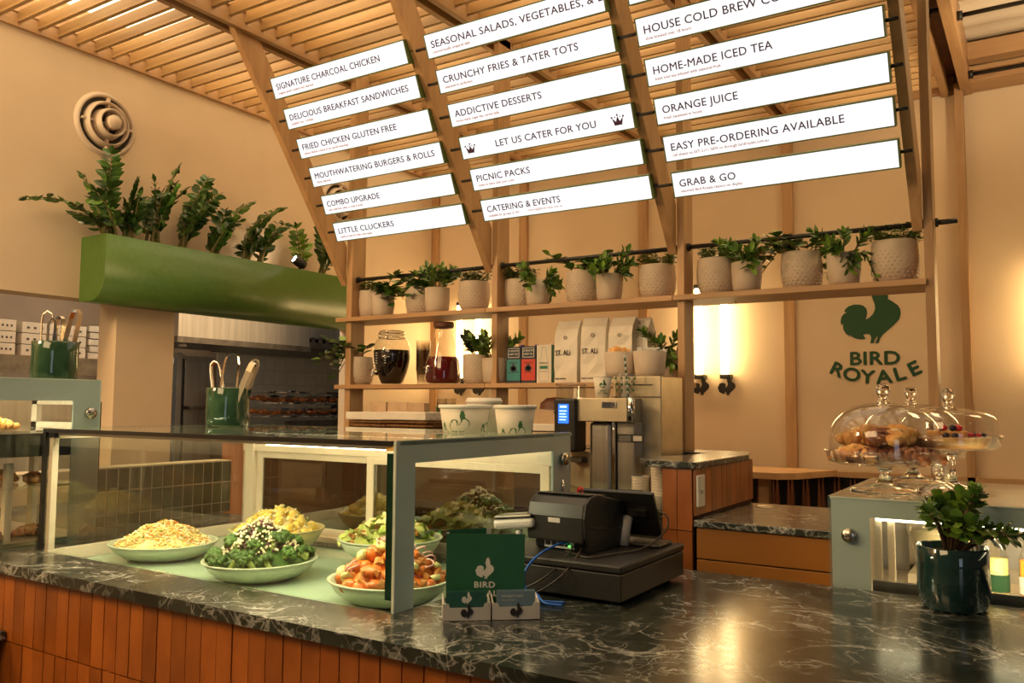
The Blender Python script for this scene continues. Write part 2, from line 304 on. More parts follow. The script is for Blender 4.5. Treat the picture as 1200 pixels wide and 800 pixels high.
# ------------------------------------------------------------------ mesh building
class MB:
    def __init__(s): s.v = []; s.f = []; s.sm = []
    def add(s, vs, fs, smooth=False):
        o = len(s.v); s.v.extend([tuple(v) for v in vs])
        for f in fs: s.f.append(tuple(i + o for i in f)); s.sm.append(smooth)
        return s
    def box(s, x0, x1, y0, y1, z0, z1, T=None):
        vs = [Vector((x, y, z)) for z in (z0, z1) for y in (y0, y1) for x in (x0, x1)]
        if T is not None: vs = [T @ v for v in vs]
        return s.add(vs, [(0, 2, 3, 1), (4, 5, 7, 6), (0, 1, 5, 4), (2, 6, 7, 3), (0, 4, 6, 2), (1, 3, 7, 5)])
    def prism(s, pts, z0, z1, T=None, plane='xy', smooth=False):
        # pts: outline; extruded along the remaining axis
        def mk(a, b, c):
            return Vector((a, b, c)) if plane == 'xy' else (Vector((a, c, b)) if plane == 'xz' else Vector((c, a, b)))
        n = len(pts)
        vs = [mk(a, b, z0) for a, b in pts] + [mk(a, b, z1) for a, b in pts]
        if T is not None: vs = [T @ v for v in vs]
        area = sum(pts[i][0] * pts[(i + 1) % n][1] - pts[(i + 1) % n][0] * pts[i][1] for i in range(n))
        flip = (area < 0) != (plane == 'xz')
        fs = []
        a, b = tuple(range(n - 1, -1, -1)), tuple(range(n, 2 * n))
        if flip: a, b = a[::-1], b[::-1]
        s.add(vs, [a, b])
        side = [((i, (i + 1) % n, n + (i + 1) % n, n + i)) for i in range(n)]
        if flip: side = [q[::-1] for q in side]
        o = len(s.v) - 2 * n
        for q in side: s.f.append(tuple(i + o for i in q)); s.sm.append(smooth)
        return s
    def lathe(s, prof, seg=24, c=(0, 0, 0), T=None, smooth=True, wob=None):
        n = len(prof); vs = []
        for j in range(seg):
            a = 2 * PI * j / seg
            for (r, z) in prof:
                rr = r * (1 + (wob(a, z) if wob else 0))
                v = Vector((c[0] + rr * math.cos(a), c[1] + rr * math.sin(a), c[2] + z))
                vs.append(T @ v if T is not None else v)
        fs = []
        for j in range(seg):
            k = (j + 1) % seg
            for i in range(n - 1):
                if prof[i][0] < 1e-6 and prof[i + 1][0] < 1e-6: continue
                if prof[i][0] < 1e-6: fs.append((j * n + i, k * n + i + 1, j * n + i + 1))
                elif prof[i + 1][0] < 1e-6: fs.append((j * n + i, k * n + i, j * n + i + 1))
                else: fs.append((j * n + i, k * n + i, k * n + i + 1, j * n + i + 1))
        return s.add(vs, fs, smooth)
    def tube(s, pts, r, seg=8, caps=True, smooth=True):
        pts = [Vector(p) for p in pts]; n = len(pts)
        rs = r if isinstance(r, (list, tuple)) else [r] * n
        vs = []; ref = None
        for i, p in enumerate(pts):
            t = (pts[min(i + 1, n - 1)] - pts[max(i - 1, 0)])
            t = t.normalized() if t.length > 1e-9 else Vector((0, 0, 1))
            if ref is None:
                ref = t.cross(Vector((0, 0, 1)))
                if ref.length < 1e-3: ref = t.cross(Vector((1, 0, 0)))
            ref = (ref - t * ref.dot(t)).normalized()
            bi = t.cross(ref)
            for j in range(seg):
                a = 2 * PI * j / seg
                vs.append(p + (ref * math.cos(a) + bi * math.sin(a)) * rs[i])
        fs = [(i * seg + j, i * seg + (j + 1) % seg, (i + 1) * seg + (j + 1) % seg, (i + 1) * seg + j)
              for i in range(n - 1) for j in range(seg)]
        s.add(vs, fs, smooth)
        if caps:
            o = len(s.v) - n * seg
            s.f.append(tuple(o + j for j in range(seg - 1, -1, -1))); s.sm.append(False)
            s.f.append(tuple(o + (n - 1) * seg + j for j in range(seg))); s.sm.append(False)
        return s
    def ribbon(s, pts, side, w, t):
        # flat strip following pts; side = width direction
        pts = [Vector(p) for p in pts]; n = len(pts); vs = []
        sd = Vector(side).normalized()
        for i, p in enumerate(pts):
            tg = (pts[min(i + 1, n - 1)] - pts[max(i - 1, 0)]).normalized()
            nn = tg.cross(sd).normalized()
            for a, b in ((-1, -1), (1, -1), (1, 1), (-1, 1)):
                vs.append(p + sd * (a * w / 2) + nn * (b * t / 2))
        fs = [(i * 4 + j, i * 4 + (j + 1) % 4, (i + 1) * 4 + (j + 1) % 4, (i + 1) * 4 + j) for i in range(n - 1) for j in range(4)]
        fs += [(3, 2, 1, 0), tuple((n - 1) * 4 + j for j in range(4))]
        return s.add(vs, fs, False)
    def blob(s, c, r, rnd, seg=8, rings=5, amp=0.15, T=None):
        r = (r, r, r) if not isinstance(r, (tuple, list)) else r
        vs = []; c = Vector(c)
        for i in range(1, rings):
            ph = PI * i / rings
            for j in range(seg):
                a = 2 * PI * j / seg; k = 1 + rnd.uniform(-amp, amp)
                vs.append(Vector((r[0] * k * math.sin(ph) * math.cos(a), r[1] * k * math.sin(ph) * math.sin(a), r[2] * k * math.cos(ph))))
        vs.append(Vector((0, 0, r[2]))); vs.append(Vector((0, 0, -r[2])))
        t, b = len(vs) - 2, len(vs) - 1
        if T is not None: vs = [T @ v for v in vs]
        vs = [v + c for v in vs]
        fs = []
        for i in range(rings - 2):
            for j in range(seg):
                k = (j + 1) % seg
                fs.append((i * seg + j, (i + 1) * seg + j, (i + 1) * seg + k, i * seg + k))
        for j in range(seg):
            k = (j + 1) % seg
            fs.append((t, j, k)); fs.append((b, (rings - 2) * seg + k, (rings - 2) * seg + j))
        return s.add(vs, fs, True)
    def mesh(s, name):
        me = bpy.data.meshes.new(name)
        me.from_pydata(s.v, [], s.f)
        me.polygons.foreach_set('use_smooth', s.sm)
        me.update()
        return me

def link(name, me, m, parent=None, loc=None, rot=None, bev=0.0, kind=None):
    if m is not None and not me.materials: me.materials.append(m if not isinstance(m, str) else M[m])
    o = bpy.data.objects.new(name, me); C.objects.link(o)
    if parent is not None: o.parent = parent
    if loc is not None: o.location = loc
    if rot is not None: o.rotation_euler = rot
    if bev > 0:
        b = o.modifiers.new('edge', 'BEVEL'); b.width = bev; b.segments = 2; b.limit_method = 'ANGLE'; b.angle_limit = R(40)
    if kind: o['kind'] = kind
    return o

def ob(name, mb, m, parent=None, **k): return link(name, mb.mesh(name), m, parent, **k)

def thing(name, label, cat, loc=(0, 0, 0), rz=0.0, group=None):
    o = bpy.data.objects.new(name, None); C.objects.link(o)
    o.empty_display_size = 0.05
    o.location = loc; o.rotation_euler = (0, 0, rz)
    o['label'] = label; o['category'] = cat
    if group: o['group'] = group
    return o

def tag(o, label, cat, group=None):
    o['label'] = label; o['category'] = cat
    if group: o['group'] = group
    return o

def struct(name, mb, m, **k): return ob(name, mb, m, kind='structure', **k)

def copytree(o, parent=None):
    c = o.copy(); C.objects.link(c)
    if parent is not None: c.parent = parent
    for ch in list(o.children): copytree(ch, c)
    return c

def text(name, s, size, m, T, parent=None, ext=0.0006, align='LEFT', sx=1.0, bold=0.0, space=1.0):
    cu = bpy.data.curves.new(name, 'FONT')
    cu.body = s; cu.size = size; cu.extrude = ext; cu.align_x = align; cu.resolution_u = 3
    cu.space_character = space
    tmp = bpy.data.objects.new('tmp', cu); C.objects.link(tmp)
    dg = bpy.context.evaluated_depsgraph_get()
    me = bpy.data.meshes.new_from_object(tmp.evaluated_get(dg))
    bpy.data.objects.remove(tmp); bpy.data.curves.remove(cu)
    if bold > 0:                       # embolden by laying shifted copies over the letters
        vs = [v.co.copy() for v in me.vertices]; fs = [tuple(p.vertices) for p in me.polygons]; b = MB()
        for i, (dx, dy) in enumerate(((0, 0), (bold, 0), (-bold, 0), (0, bold), (0, -bold))):
            b.add([v + Vector((dx, dy, i * 0.00008)) for v in vs], fs)
        me = b.mesh(name)
    me.transform(T @ Matrix.Diagonal((sx, 1, 1, 1)))
    me.materials.clear()
    return link(name, me, m, parent)

FRONT = Matrix.Rotation(R(90), 4, 'X')      # lettering plane facing -Y

ROO = [(385,100),(398,140),(400,180),(385,215),(360,240),(330,258),(338,235),(343,210),(340,175),(320,150),(290,138),
       (250,136),(210,148),(185,170),(178,190),(200,190),(175,205),(158,225),(150,260),(155,290),(172,280),(168,300),
       (172,330),(190,360),(220,382),(218,365),(235,385),(265,400),(300,405),(330,400),(318,385),(310,368),(335,362),
       (360,370),(368,390),(365,415),(358,437),(385,437),(395,405),(415,380),(412,400),(395,437),(420,437),(430,405),
       (450,375),(490,340),(530,305),(565,265),(577,225),(575,190),(560,160),(525,130),(490,106),(495,85),(478,62),
       (502,48),(478,28),(470,5),(482,-40),(452,-12),(444,-66),(424,-12),(396,-40),(402,10),(384,45),(378,75)]
def roo_pts(w): return [((x - 363) / 427.0 * w, (437 - y) / 427.0 * w) for x, y in ROO]

def rooster(name, w, th, m, T, parent=None):
    pts = roo_pts(w)
    cu = bpy.data.curves.new(name, 'CURVE'); cu.dimensions = '2D'; cu.fill_mode = 'BOTH'; cu.extrude = th / 2
    sp = cu.splines.new('POLY'); sp.points.add(len(pts) - 1)
    for i, (a, b) in enumerate(pts): sp.points[i].co = (a, b, 0, 1)
    sp.use_cyclic_u = True
    tmp = bpy.data.objects.new('tmp', cu); C.objects.link(tmp)
    dg = bpy.context.evaluated_depsgraph_get()
    me = bpy.data.meshes.new_from_object(tmp.evaluated_get(dg))
    bpy.data.objects.remove(tmp); bpy.data.curves.remove(cu)
    me.transform(T); me.materials.clear()
    return link(name, me, m, parent)

def TL(x, y, z, T=None):
    t = Matrix.Translation((x, y, z))
    return t if T is None else t @ T
# ------------------------------------------------------------------ the setting
struct('floor', MB().box(-8, 3, -4, 8, -0.05, 0), 'floor')
wl = MB()
wl.box(-4.60, -4.43, -2.0, 5.7, 2.065, 3.9).box(-4.60, -4.43, -2.0, 5.7, 0, 1.13)
wl.box(-4.60, -4.43, 2.79, 3.165, 1.13, 2.065).box(-4.60, -4.43, 4.75, 5.7, 1.13, 2.065)
wl.box(-4.60, -4.43, -2.0, 0.9, 1.13, 2.065)
struct('wall_left', wl, 'wall')
struct('wall_back', MB().box(-4.6, 3, 5.7, 5.8, 0, 3.9), 'wall')
# timber battens on the back wall
for i, x in enumerate((-4.40, -3.504, -2.466, -1.417)):
    struct('trim_%d' % (i + 1), MB().box(x - 0.035, x + 0.035, 5.665, 5.70, 0, 3.46), 'oak_z', bev=0.002)
struct('trim_5', MB().box(-0.40, -0.355, 5.60, 5.70, 0, 3.46), 'oak_z', bev=0.002)
struct('ceiling_upper', MB().box(-4.6, -0.40, -2.0, 5.7, 3.90, 3.95), 'wall')

# slatted timber ceiling: slats, beams, luminous panels above
ceil = bpy.data.objects.new('ceiling', None); C.objects.link(ceil); ceil['kind'] = 'structure'
BEAMS = (-3.465, -2.435, -1.41, -0.405)
edges = [(-4.41, -3.52), (-3.41, -2.49), (-2.38, -1.465), (-1.355, -0.475)]
rnd = random.Random(4)
smesh = {}
for bi, (xa, xb) in enumerate(edges):
    me = MB().box(xa, xb, -0.011, 0.011, 0, 0.058).mesh('slat')
    y = 1.13
    while y < 5.66:
        o = link('slat', me, 'slat', ceil, loc=(0, y + rnd.uniform(-0.002, 0.002), 3.452 + rnd.uniform(0, 0.002)))
        y += 0.104
    # batten the slats hang from, at each bay edge, and blocks between
    ob('slat_rail', MB().box(xa - 0.02, xa + 0.012, 1.1, 5.66, 3.503, 3.575), 'oak_y', ceil)
    ob('slat_rail', MB().box(xb - 0.012, xb + 0.02, 1.1, 5.66, 3.503, 3.575), 'oak_y', ceil)
for x in BEAMS[:3]:
    ob('beam', MB().box(x - 0.055, x - 0.022, 1.1, 5.7, 3.415, 3.60), 'oak_y', ceil, bev=0.002)
    ob('beam', MB().box(x + 0.022, x + 0.055, 1.1, 5.7, 3.415, 3.60), 'oak_y', ceil, bev=0.002)
    ob('beam_channel', MB().box(x - 0.022, x + 0.022, 1.1, 5.7, 3.47, 3.60), 'walnut', ceil)
ob('rim_board', MB().box(-4.43, -4.405, 1.1, 5.7, 3.43, 3.60), 'oak_y', ceil)
ob('rim_board', MB().box(-4.43, -0.40, 5.672, 5.698, 3.43, 3.60), 'oak_x', ceil)
# right-hand beams of the slatted bay and the raised roof beside it
ob('beam', MB().box(-0.475, -0.435, 1.1, 5.7, 3.415, 3.62), 'oak_y', ceil, bev=0.002)
ob('beam_channel', MB().box(-0.435, -0.365, 1.1, 5.69, 3.53, 3.62), 'walnut', ceil)
ob('beam', MB().box(-0.365, -0.310, 1.1, 5.7, 3.405, 3.62), 'oak_y', ceil, bev=0.002)
ob('cross_beam', MB().box(-0.31, 3.0, 5.48, 5.69, 3.41, 3.50), 'oak_x', ceil, bev=0.002)
ob('cross_beam', MB().box(-0.31, 3.0, 5.36, 5.46, 3.50, 3.60), 'oak_x', ceil, bev=0.002)
for k, (y, z) in enumerate(((5.42, 3.43), (4.70, 3.49), (3.60, 3.52))):
    ob('tie_rod', MB().tube([(-0.30, y, z), (3.0, y, z)], 0.012, 8).tube([(-0.31, y, z), (-0.285, y, z)], 0.024, 10), 'black_metal', ceil)
for k, y in enumerate((4.60, 3.2)):
    ob('tie_bolt', MB().tube([(-0.44, y, 3.50), (-0.36, y, 3.50)], 0.014, 8).tube([(-0.44, y, 3.50), (-0.425, y, 3.50)], 0.026, 8), 'black_metal', ceil)
sh = MB(); n = 110; vs = []; y0, y1 = 0.8, 5.44
for i in range(n + 1):
    yy = y0 + (y1 - y0) * i / n
    zz = 3.62 + 0.012 * math.sin(i * 2 * PI / 4)
    vs += [(-0.31, yy, zz), (3.0, yy, zz)]
sh.add(vs, [(2 * i, 2 * i + 1, 2 * i + 3, 2 * i + 2) for i in range(n)], True)
ob('roof_sheet', sh, 'poly', ceil)
ob('roof_spot', MB().lathe([(0, 0), (0.05, 0), (0.05, 0.07), (0, 0.07)], 16, (0.22, 4.9, 3.53)), 'black_metal', ceil)
spot_light('added_roof_uplight', (0.35, 4.3, 2.9), (0.15, 4.75, 3.62), 60, 120, 1.0, (1, 0.75, 0.45))  # added unseen lamp below the roof sheet, put in to brighten it
for (xa, xb) in ((-4.37, -3.66), (-3.30, -2.60), (-2.27, -1.58), (-1.25, -0.58)):
    o = ob('ceiling_light_panel', MB().box(xa, xb, 1.2, 5.5, 3.64, 3.66), 'panel_light')
    tag(o, {-4.37: 'long glowing ceiling panel above the slats beside the left wall',
            -3.30: 'long glowing ceiling panel above the slats over the first column of signs',
            -2.27: 'long glowing ceiling panel above the slats over the middle column of signs',
            -1.25: 'long glowing ceiling panel above the slats over the right column of signs'}[xa], 'light', 'light panels above the slatted ceiling')

# round air vents on the left wall
def air_vent(y, z, lab):
    t = thing('air_vent', lab, 'vent', (-4.43, y, z))
    T = Matrix.Rotation(R(90), 4, 'Y')
    def ring(name, r0, r1, d, m='vent_paint'):
        ob(name, MB().lathe([(r0, 0.0), (r0, d), (r0 + 0.006, d + 0.01), (r1 - 0.012, d + 0.004), (r1, 0.0)], 40, T=T), m, t)
    ring('flange', 0.155, 0.185, 0.010)
    ob('duct', MB().lathe([(0.0, 0.002), (0.155, 0.002)], 32, T=T), 'black_metal', t)
    for r0, r1, d in ((0.112, 0.134, 0.040), (0.066, 0.090, 0.075)):
        ring('cone_ring', r0, r1, d)
    ob('centre_disc', MB().lathe([(0, 0.105), (0.036, 0.102), (0.040, 0.094), (0.040, 0.060), (0.010, 0.0)], 28, T=T), 'vent_paint', t)
    ob('spoke', MB().box(0.0, 0.03, -0.15, 0.15, -0.006, 0.006), 'vent_paint', t)
    ob('spoke', MB().box(0.0, 0.03, -0.006, 0.006, -0.15, 0.15), 'vent_paint', t)
air_vent(2.672, 3.062, 'round cream air vent of nested rings above the green planter')
air_vent(4.533, 2.985, 'round air vent half hidden behind the first column of signs')

# ------------------------------------------------------------------ kitchen behind the opening
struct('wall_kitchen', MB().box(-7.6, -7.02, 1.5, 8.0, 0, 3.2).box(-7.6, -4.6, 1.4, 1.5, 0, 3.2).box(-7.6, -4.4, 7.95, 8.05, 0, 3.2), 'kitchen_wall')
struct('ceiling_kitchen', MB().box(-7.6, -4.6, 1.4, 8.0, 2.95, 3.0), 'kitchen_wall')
wk = bpy.data.objects.new('wall_kitchen_tiling', None); C.objects.link(wk); wk['kind'] = 'structure'
ob('grout_bed', MB().box(-7.02, -7.004, 5.5, 7.9, 1.2, 2.35), 'kitchen_wall', wk)
tm = MB().box(0, 0.012, 0, 0.146, 0, 0.146).mesh('tile')
for i in range(16):
    for j in range(7):
        link('tile', tm, 'white_tile', wk, loc=(-7.004, 5.5 + 0.15 * i, 1.25 + 0.15 * j))
t = thing('extractor_hood', 'large stainless steel extractor hood over the kitchen grill', 'hood', (-5.9, 5.2, 1.97))
ob('canopy', MB().prism([(-0.3, 0.03), (0.35, 0.03), (0.35, 0.35), (0.15, 0.75), (-0.3, 0.75)], -1.2, 0.15, plane='xz'), 'steel', t)
ob('canopy_side', MB().prism([(-1.0, 0.12), (0.30, 0.12), (0.30, 0.75), (-1.0, 0.75)], 0.15, 1.75, plane='xz'), 'steel', t)
ob('lower_rim', MB().box(-0.32, 0.37, -1.22, 0.15, -0.01, 0.035).box(-1.0, 0.32, 0.15, 1.8, 0.03, 0.08), 'steel_dark', t)
fl = MB()
for k in range(16): fl.box(0.16, 0.30, 0.22 + 0.09 * k, 0.27 + 0.09 * k, 0.08, 0.13)
ob('filter_bank', fl, 'steel_dark', t)
ob('hood_lamp', MB().lathe([(0, 0), (0.03, 0), (0.03, 0.02), (0, 0.02)], 12, (0.2, -1.05, -0.03)), 'white_plastic', t)
ob('control_box', MB().box(0.31, 0.36, 0.75, 1.1, 0.15, 0.28), 'steel', t)
ob('control_plate', MB().box(0.36, 0.365, 0.80, 0.93, 0.17, 0.26), 'black_plastic', t)
t = thing('upright_fridge', 'tall steel glass-door fridge just inside the kitchen opening', 'fridge', (-6.6, 4.62, 0))
ob('body', MB().box(-0.4, 0.05, -0.35, 0.16, 0, 1.95), 'steel', t, bev=0.006)
ob('glass_door', MB().box(0.05, 0.07, -0.32, 0.04, 0.3, 1.85), 'black_plastic', t)
ob('door_frame', MB().box(0.07, 0.085, 0.04, 0.075, 0.25, 1.9).box(0.07, 0.085, -0.33, -0.31, 0.25, 1.9), 'chrome', t)
for z in (0.7, 1.0, 1.3, 1.6): ob('fridge_shelf', MB().box(0.072, 0.078, -0.31, 0.04, z, z + 0.012), 'steel', t)
t = thing('steel_cupboard', 'plain stainless steel cupboard between the fridge and the grill', 'cupboard', (-6.6, 5.2, 0))
ob('body', MB().box(-0.4, 0.0, -0.40, -0.06, 0, 1.93), 'steel', t, bev=0.004)
ob('door', MB().box(0.0, 0.02, -0.37, -0.07, 0.1, 1.88), 'steel', t, bev=0.003)
ob('shadow_gap', MB().box(0.0, 0.012, -0.395, -0.372, 0.1, 1.9), 'black_seal', t)
ob('ledge', MB().box(0.0, 0.16, -0.38, -0.06, 1.44, 1.47), 'steel_dark', t)

t = thing('charcoal_grill', 'long steel charcoal grill bench under the extractor hood', 'grill', (-6.25, 6.0, 0))
ob('bench', MB().box(-0.45, 0.3, -0.85, 1.1, 0, 1.20), 'steel_dark', t)
ob('front_panel', MB().box(0.3, 0.34, -0.55, 1.1, 0.75, 1.34), 'steel_dark', t)
for z in (1.38, 1.50, 1.60):
    r = MB()
    for k in range(7): r.tube([(-0.05 + 0.06 * k, -0.8, z), (-0.05 + 0.06 * k, 1.1, z)], 0.006, 5)
    for k in range(12): r.tube([(-0.05, -0.8 + 0.17 * k, z), (0.31, -0.8 + 0.17 * k, z)], 0.005, 5)
    ob('grill_rack', r, 'steel', t)
rnd = random.Random(8)
for z, nm, lab in ((1.41, 'grilled_chicken', 'browned chicken pieces packed on the lower grill rack'), (1.53, 'grilled_chicken', 'browned chicken pieces packed on the upper grill racks')):
    b = MB()
    for k in range(170):
        b.blob((rnd.uniform(-6.28, -5.95), rnd.uniform(5.25, 7.05), z + rnd.uniform(0, 0.03)), (0.035, 0.03, 0.02), rnd, 6, 4, 0.3)
    tag(ob(nm, b, 'char', kind='stuff'), lab, 'chicken')
b = MB()
for k in range(260):
    y = rnd.uniform(5.2, 7.05); zz = 1.375 + rnd.choice((0, 0.06, 0.12, 0.18, 0.22)) + rnd.uniform(-.01, .01)
    b.box(-5.97 + rnd.uniform(0, .03), -5.93, y, y + rnd.uniform(0.02, 0.10), zz, zz + rnd.uniform(.006, .02), T=None)
tag(ob('foil_tray_edge', b, 'foil', kind='stuff'), 'crumpled foil edges along the grill racks', 'foil')
o = ob('steel_scoop', MB().prism([(0, 0), (0.30, 0.02), (0.30, 0.24), (0.10, 0.26), (0, 0.24)], 0, 0.15, plane='yx'.replace('yx', 'xz')), 'steel_dark', loc=(-5.90, 6.12, 1.36), rot=(0, 0, R(80)))
tag(o, 'angled steel scoop leaning at the front of the grill', 'scoop')
spot_light('hood_light', (-5.75, 4.2, 1.93), (-6.3, 5.0, 1.0), 10, 120, 0.8, (1, 0.88, 0.7))

# shelf of cartons seen left of the column
t = thing('kitchen_shelf', 'long dark kitchen shelf holding stacks of white cartons', 'shelf', (-6.2, 3.4, 1.83))
ob('board', MB().box(-0.4, 0.05, -1.3, 0.6, -0.05, 0.0), 'oak_y', t)
ob('front_rail', MB().box(0.05, 0.07, -1.3, 0.6, -0.13, 0.0), 'steel_dark', t)
ob('steel_backsplash', MB().box(0.0, 0.03, -1.3, 0.6, -1.0, -0.16), 'steel', t)
def carton(y, z, w, h, lab, grp):
    t = thing('takeaway_carton', lab, 'box', (-6.18, y, z), 0, grp)
    ob('body', MB().box(-0.18, 0, 0, w, 0, h), 'wood_box', t, bev=0.004)
    b = MB()
    for i in range(4):
        b.box(-0.001, 0.003, w * (0.15 + 0.2 * i), w * (0.22 + 0.2 * i), h * 0.40, h * 0.58)
    ob('vent_slots', b, 'print_black', t)
for k in range(3):
    pos = ('bottom', 'middle', 'top')[k]
    carton(3.17, 1.832 + 0.082 * k, 0.24, 0.078, '%s carton of the three-high stack behind the tong pot' % pos, 'cartons stacked on the kitchen shelf')
    carton(3.43, 1.832 + 0.082 * k, 0.22, 0.078, '%s carton of the stack right of the tong pot' % pos, 'cartons stacked on the kitchen shelf')
for k in range(3):
    pos = ('bottom', 'middle', 'top')[k]
    carton(2.98, 1.832 + 0.084 * k, 0.15, 0.080, '%s carton of the narrow stack at the picture edge' % pos, 'cartons stacked on the kitchen shelf')
for k in range(5):
    o = ob('folded_box', MB().box(-0.2, 0, 0, 0.16, 0, 0.045), 'wood_box', loc=(-6.18, 3.67 + 0.01 * (k % 2), 1.832 + 0.052 * k), bev=0.003)
    tag(o, '%s flat folded box of the pile beside the column' % ('lowest', 'second', 'third', 'fourth', 'topmost')[k], 'box', 'flat boxes beside the column')

# ------------------------------------------------------------------ the counter
ct = thing('service_counter', 'long counter of upright terracotta tiles under dark green veined marble', 'counter')
top = MB()
top.box(-4.35, 1.3, 1.44, 1.638, 0.948, 0.98).box(-4.35, -3.0, 1.638, 2.67, 0.948, 0.98)
top.box(-1.385, 1.3, 1.638, 2.60, 0.948, 0.98).box(-3.0, -1.385, 2.56, 2.67, 0.948, 0.98)
ob('marble_top', top, 'marble', ct)
ob('carcass', MB().box(-4.33, 1.28, 1.482, 2.55, 0.0, 0.90), 'grout', ct)
ob('grout_bed', MB().box(-4.33, 1.28, 1.474, 1.482, 0.0, 0.948), 'grout', ct)
rnd = random.Random(2)
tms = [MB().box(0, 0.0585, -0.009, 0, 0, 0.2365).mesh('tile') for _ in range(1)]
tms2 = MB().box(0, 0.0585, -0.009, 0, 0, 0.214).mesh('tile')
def set_bev(me):
    pass
for row, (z, me) in enumerate(((0.732, tms2), (0.4915, tms[0]))):
    x = -4.30; k = 0
    while x < 1.22:
        o = link('tile', me, 'terracotta', ct, loc=(x, 1.474 - rnd.uniform(0, 0.0018), z))
        o.rotation_euler = (rnd.uniform(-0.004, 0.004), 0, rnd.uniform(-0.012, 0.012))
        x += 0.0618; k += 1
for z in (0.251, 0.0105):
    b = MB(); x = -4.30
    while x < 1.22:
        b.box(x, x + 0.0585, 1.465, 1.474, z, z + 0.237); x += 0.0618
    ob('lower_tiles', b, 'terracotta', ct, kind='stuff')
# tiled upstand at the left end of the counter, behind the cases
up_ = thing('tiled_upstand', 'low wall of dark green stacked tiles at the counter end', 'upstand', (-3.34, 0, 0))
ob('core', MB().box(-0.12, -0.002, 2.03, 2.73, 0.98, 1.225), 'pale_grout', up_)
gt = MB().box(-0.004, 0, 0, 0.0475, 0, 0.092).mesh('tile')
for j in range(3):
    for i in range(13):
        h = 0.094 if j else 0.044
        if j == 0: me = MB().box(-0.004, 0, 0, 0.0475, 0, 0.042).mesh('tile')
        else: me = gt
        link('tile', me, 'green_tile', up_, loc=(0, 2.038 + 0.0535 * i, (0.982, 1.029, 1.127)[j]))
# low ledge at the far left front
t = thing('low_ledge', 'low marble-topped tiled ledge at the foot of the counter', 'ledge', (0, 0, 0))
ob('marble_slab', MB().box(-4.3, -2.85, 1.08, 1.460, 0.735, 0.765), 'marble', t, bev=0.003)
ob('body', MB().box(-4.28, -2.88, 1.11, 1.458, 0, 0.735), 'grout', t)
for i in range(23):
    link('tile', tms[0], 'terracotta', t, loc=(-4.27 + 0.0605 * i, 1.11, 0.495))
for i in range(5):
    link('tile', tms[0], 'terracotta', t, loc=(-2.879, 1.125 + 0.0605 * i, 0.495), rot=(0, 0, R(90)))
# ------------------------------------------------------------------ salad display case
dc = thing('display_case', 'low glass salad display case with cream frames on the counter', 'display case')
X0, X1, Y0, Y1, ZB, ZT = -3.0, -1.385, 1.642, 2.545, 0.935, 1.405
ob('deck', MB().box(X0 + 0.01, X1 - 0.01, Y0, Y1, 0.915, ZB), 'deck', dc)
ob('top_glass', MB().box(X0, X1, Y0 + 0.012, Y1 + 0.02, ZT - 0.010, ZT), 'glass_top', dc)
ob('front_glass', MB().box(X0 + 0.01, X1 - 0.03, Y0, Y0 + 0.008, 0.98, ZT - 0.012), 'glass', dc)
ob('front_seal', MB().box(X0, X1 - 0.02, Y0 - 0.002, Y0 + 0.012, ZT - 0.012, ZT + 0.001), 'black_seal', dc)
ob('top_edge', MB().box(X0 + 0.004, X1, Y1 + 0.0205, Y1 + 0.0235, ZT - 0.009, ZT), 'glass_edge_lit', dc)
ob('side_edge', MB().box(X0 - 0.0035, X0 - 0.0005, Y0, Y1, ZT - 0.009, ZT), 'glass_edge_lit', dc)
# light channel under the front of the top
ob('light_channel', MB().box(X0 + 0.05, X1 - 0.03, Y0 + 0.014, Y0 + 0.045, ZT - 0.022, ZT - 0.011), 'cream_frame', dc)
led = MB(); n = 22
for i in range(n):
    x = -1.885 + i * 0.0205
    led.box(x, x + 0.0165, Y0 + 0.018, Y0 + 0.041, ZT - 0.0245, ZT - 0.022)
ob('light_strip', led, 'led', dc)
area_light('case_light', ((X0 + X1) / 2, Y0 + 0.05, ZT - 0.03), ((X0 + X1) / 2, Y0 + 0.35, ZB), X1 - X0 - 0.2, 0.02, 8.0, (1.0, 0.89, 0.56))
ob('rear_light_channel', MB().box(X0 + 0.05, X1 - 0.05, Y1 - 0.06, Y1 - 0.035, ZT - 0.030, ZT - 0.012), 'cream_frame', dc)
ob('rear_light_strip', MB().box(X0 + 0.08, X1 - 0.08, Y1 - 0.057, Y1 - 0.038, ZT - 0.034, ZT - 0.030), 'led_dim', dc)
# left end: cream frame with a pane
f = MB()
f.box(X0, X0 + 0.022, Y0 + 0.012, Y0 + 0.035, 0.98, ZT - 0.012)
f.box(X0, X0 + 0.022, Y1 - 0.03, Y1, ZB, ZT - 0.012)
f.box(X0, X0 + 0.022, Y0 + 0.012, Y1, ZT - 0.035, ZT - 0.012)
f.box(X0, X0 + 0.022, Y0 + 0.012, Y1, ZB, ZB + 0.045)
ob('end_frame', f, 'cream_frame', dc, bev=0.002)
ob('end_glass', MB().box(X0 + 0.008, X0 + 0.014, Y0 + 0.035, Y1 - 0.03, ZB + 0.045, ZT - 0.035), 'glass', dc)
ob('corner_post', MB().box(X0 - 0.024, X0 - 0.006, Y0, Y0 + 0.012, 0.98, ZT), 'black_seal', dc)
ob('outer_glass', MB().box(X0 - 0.034, X0 - 0.026, Y0 - 0.004, Y1, 0.98, ZT + 0.004), 'glass', dc)
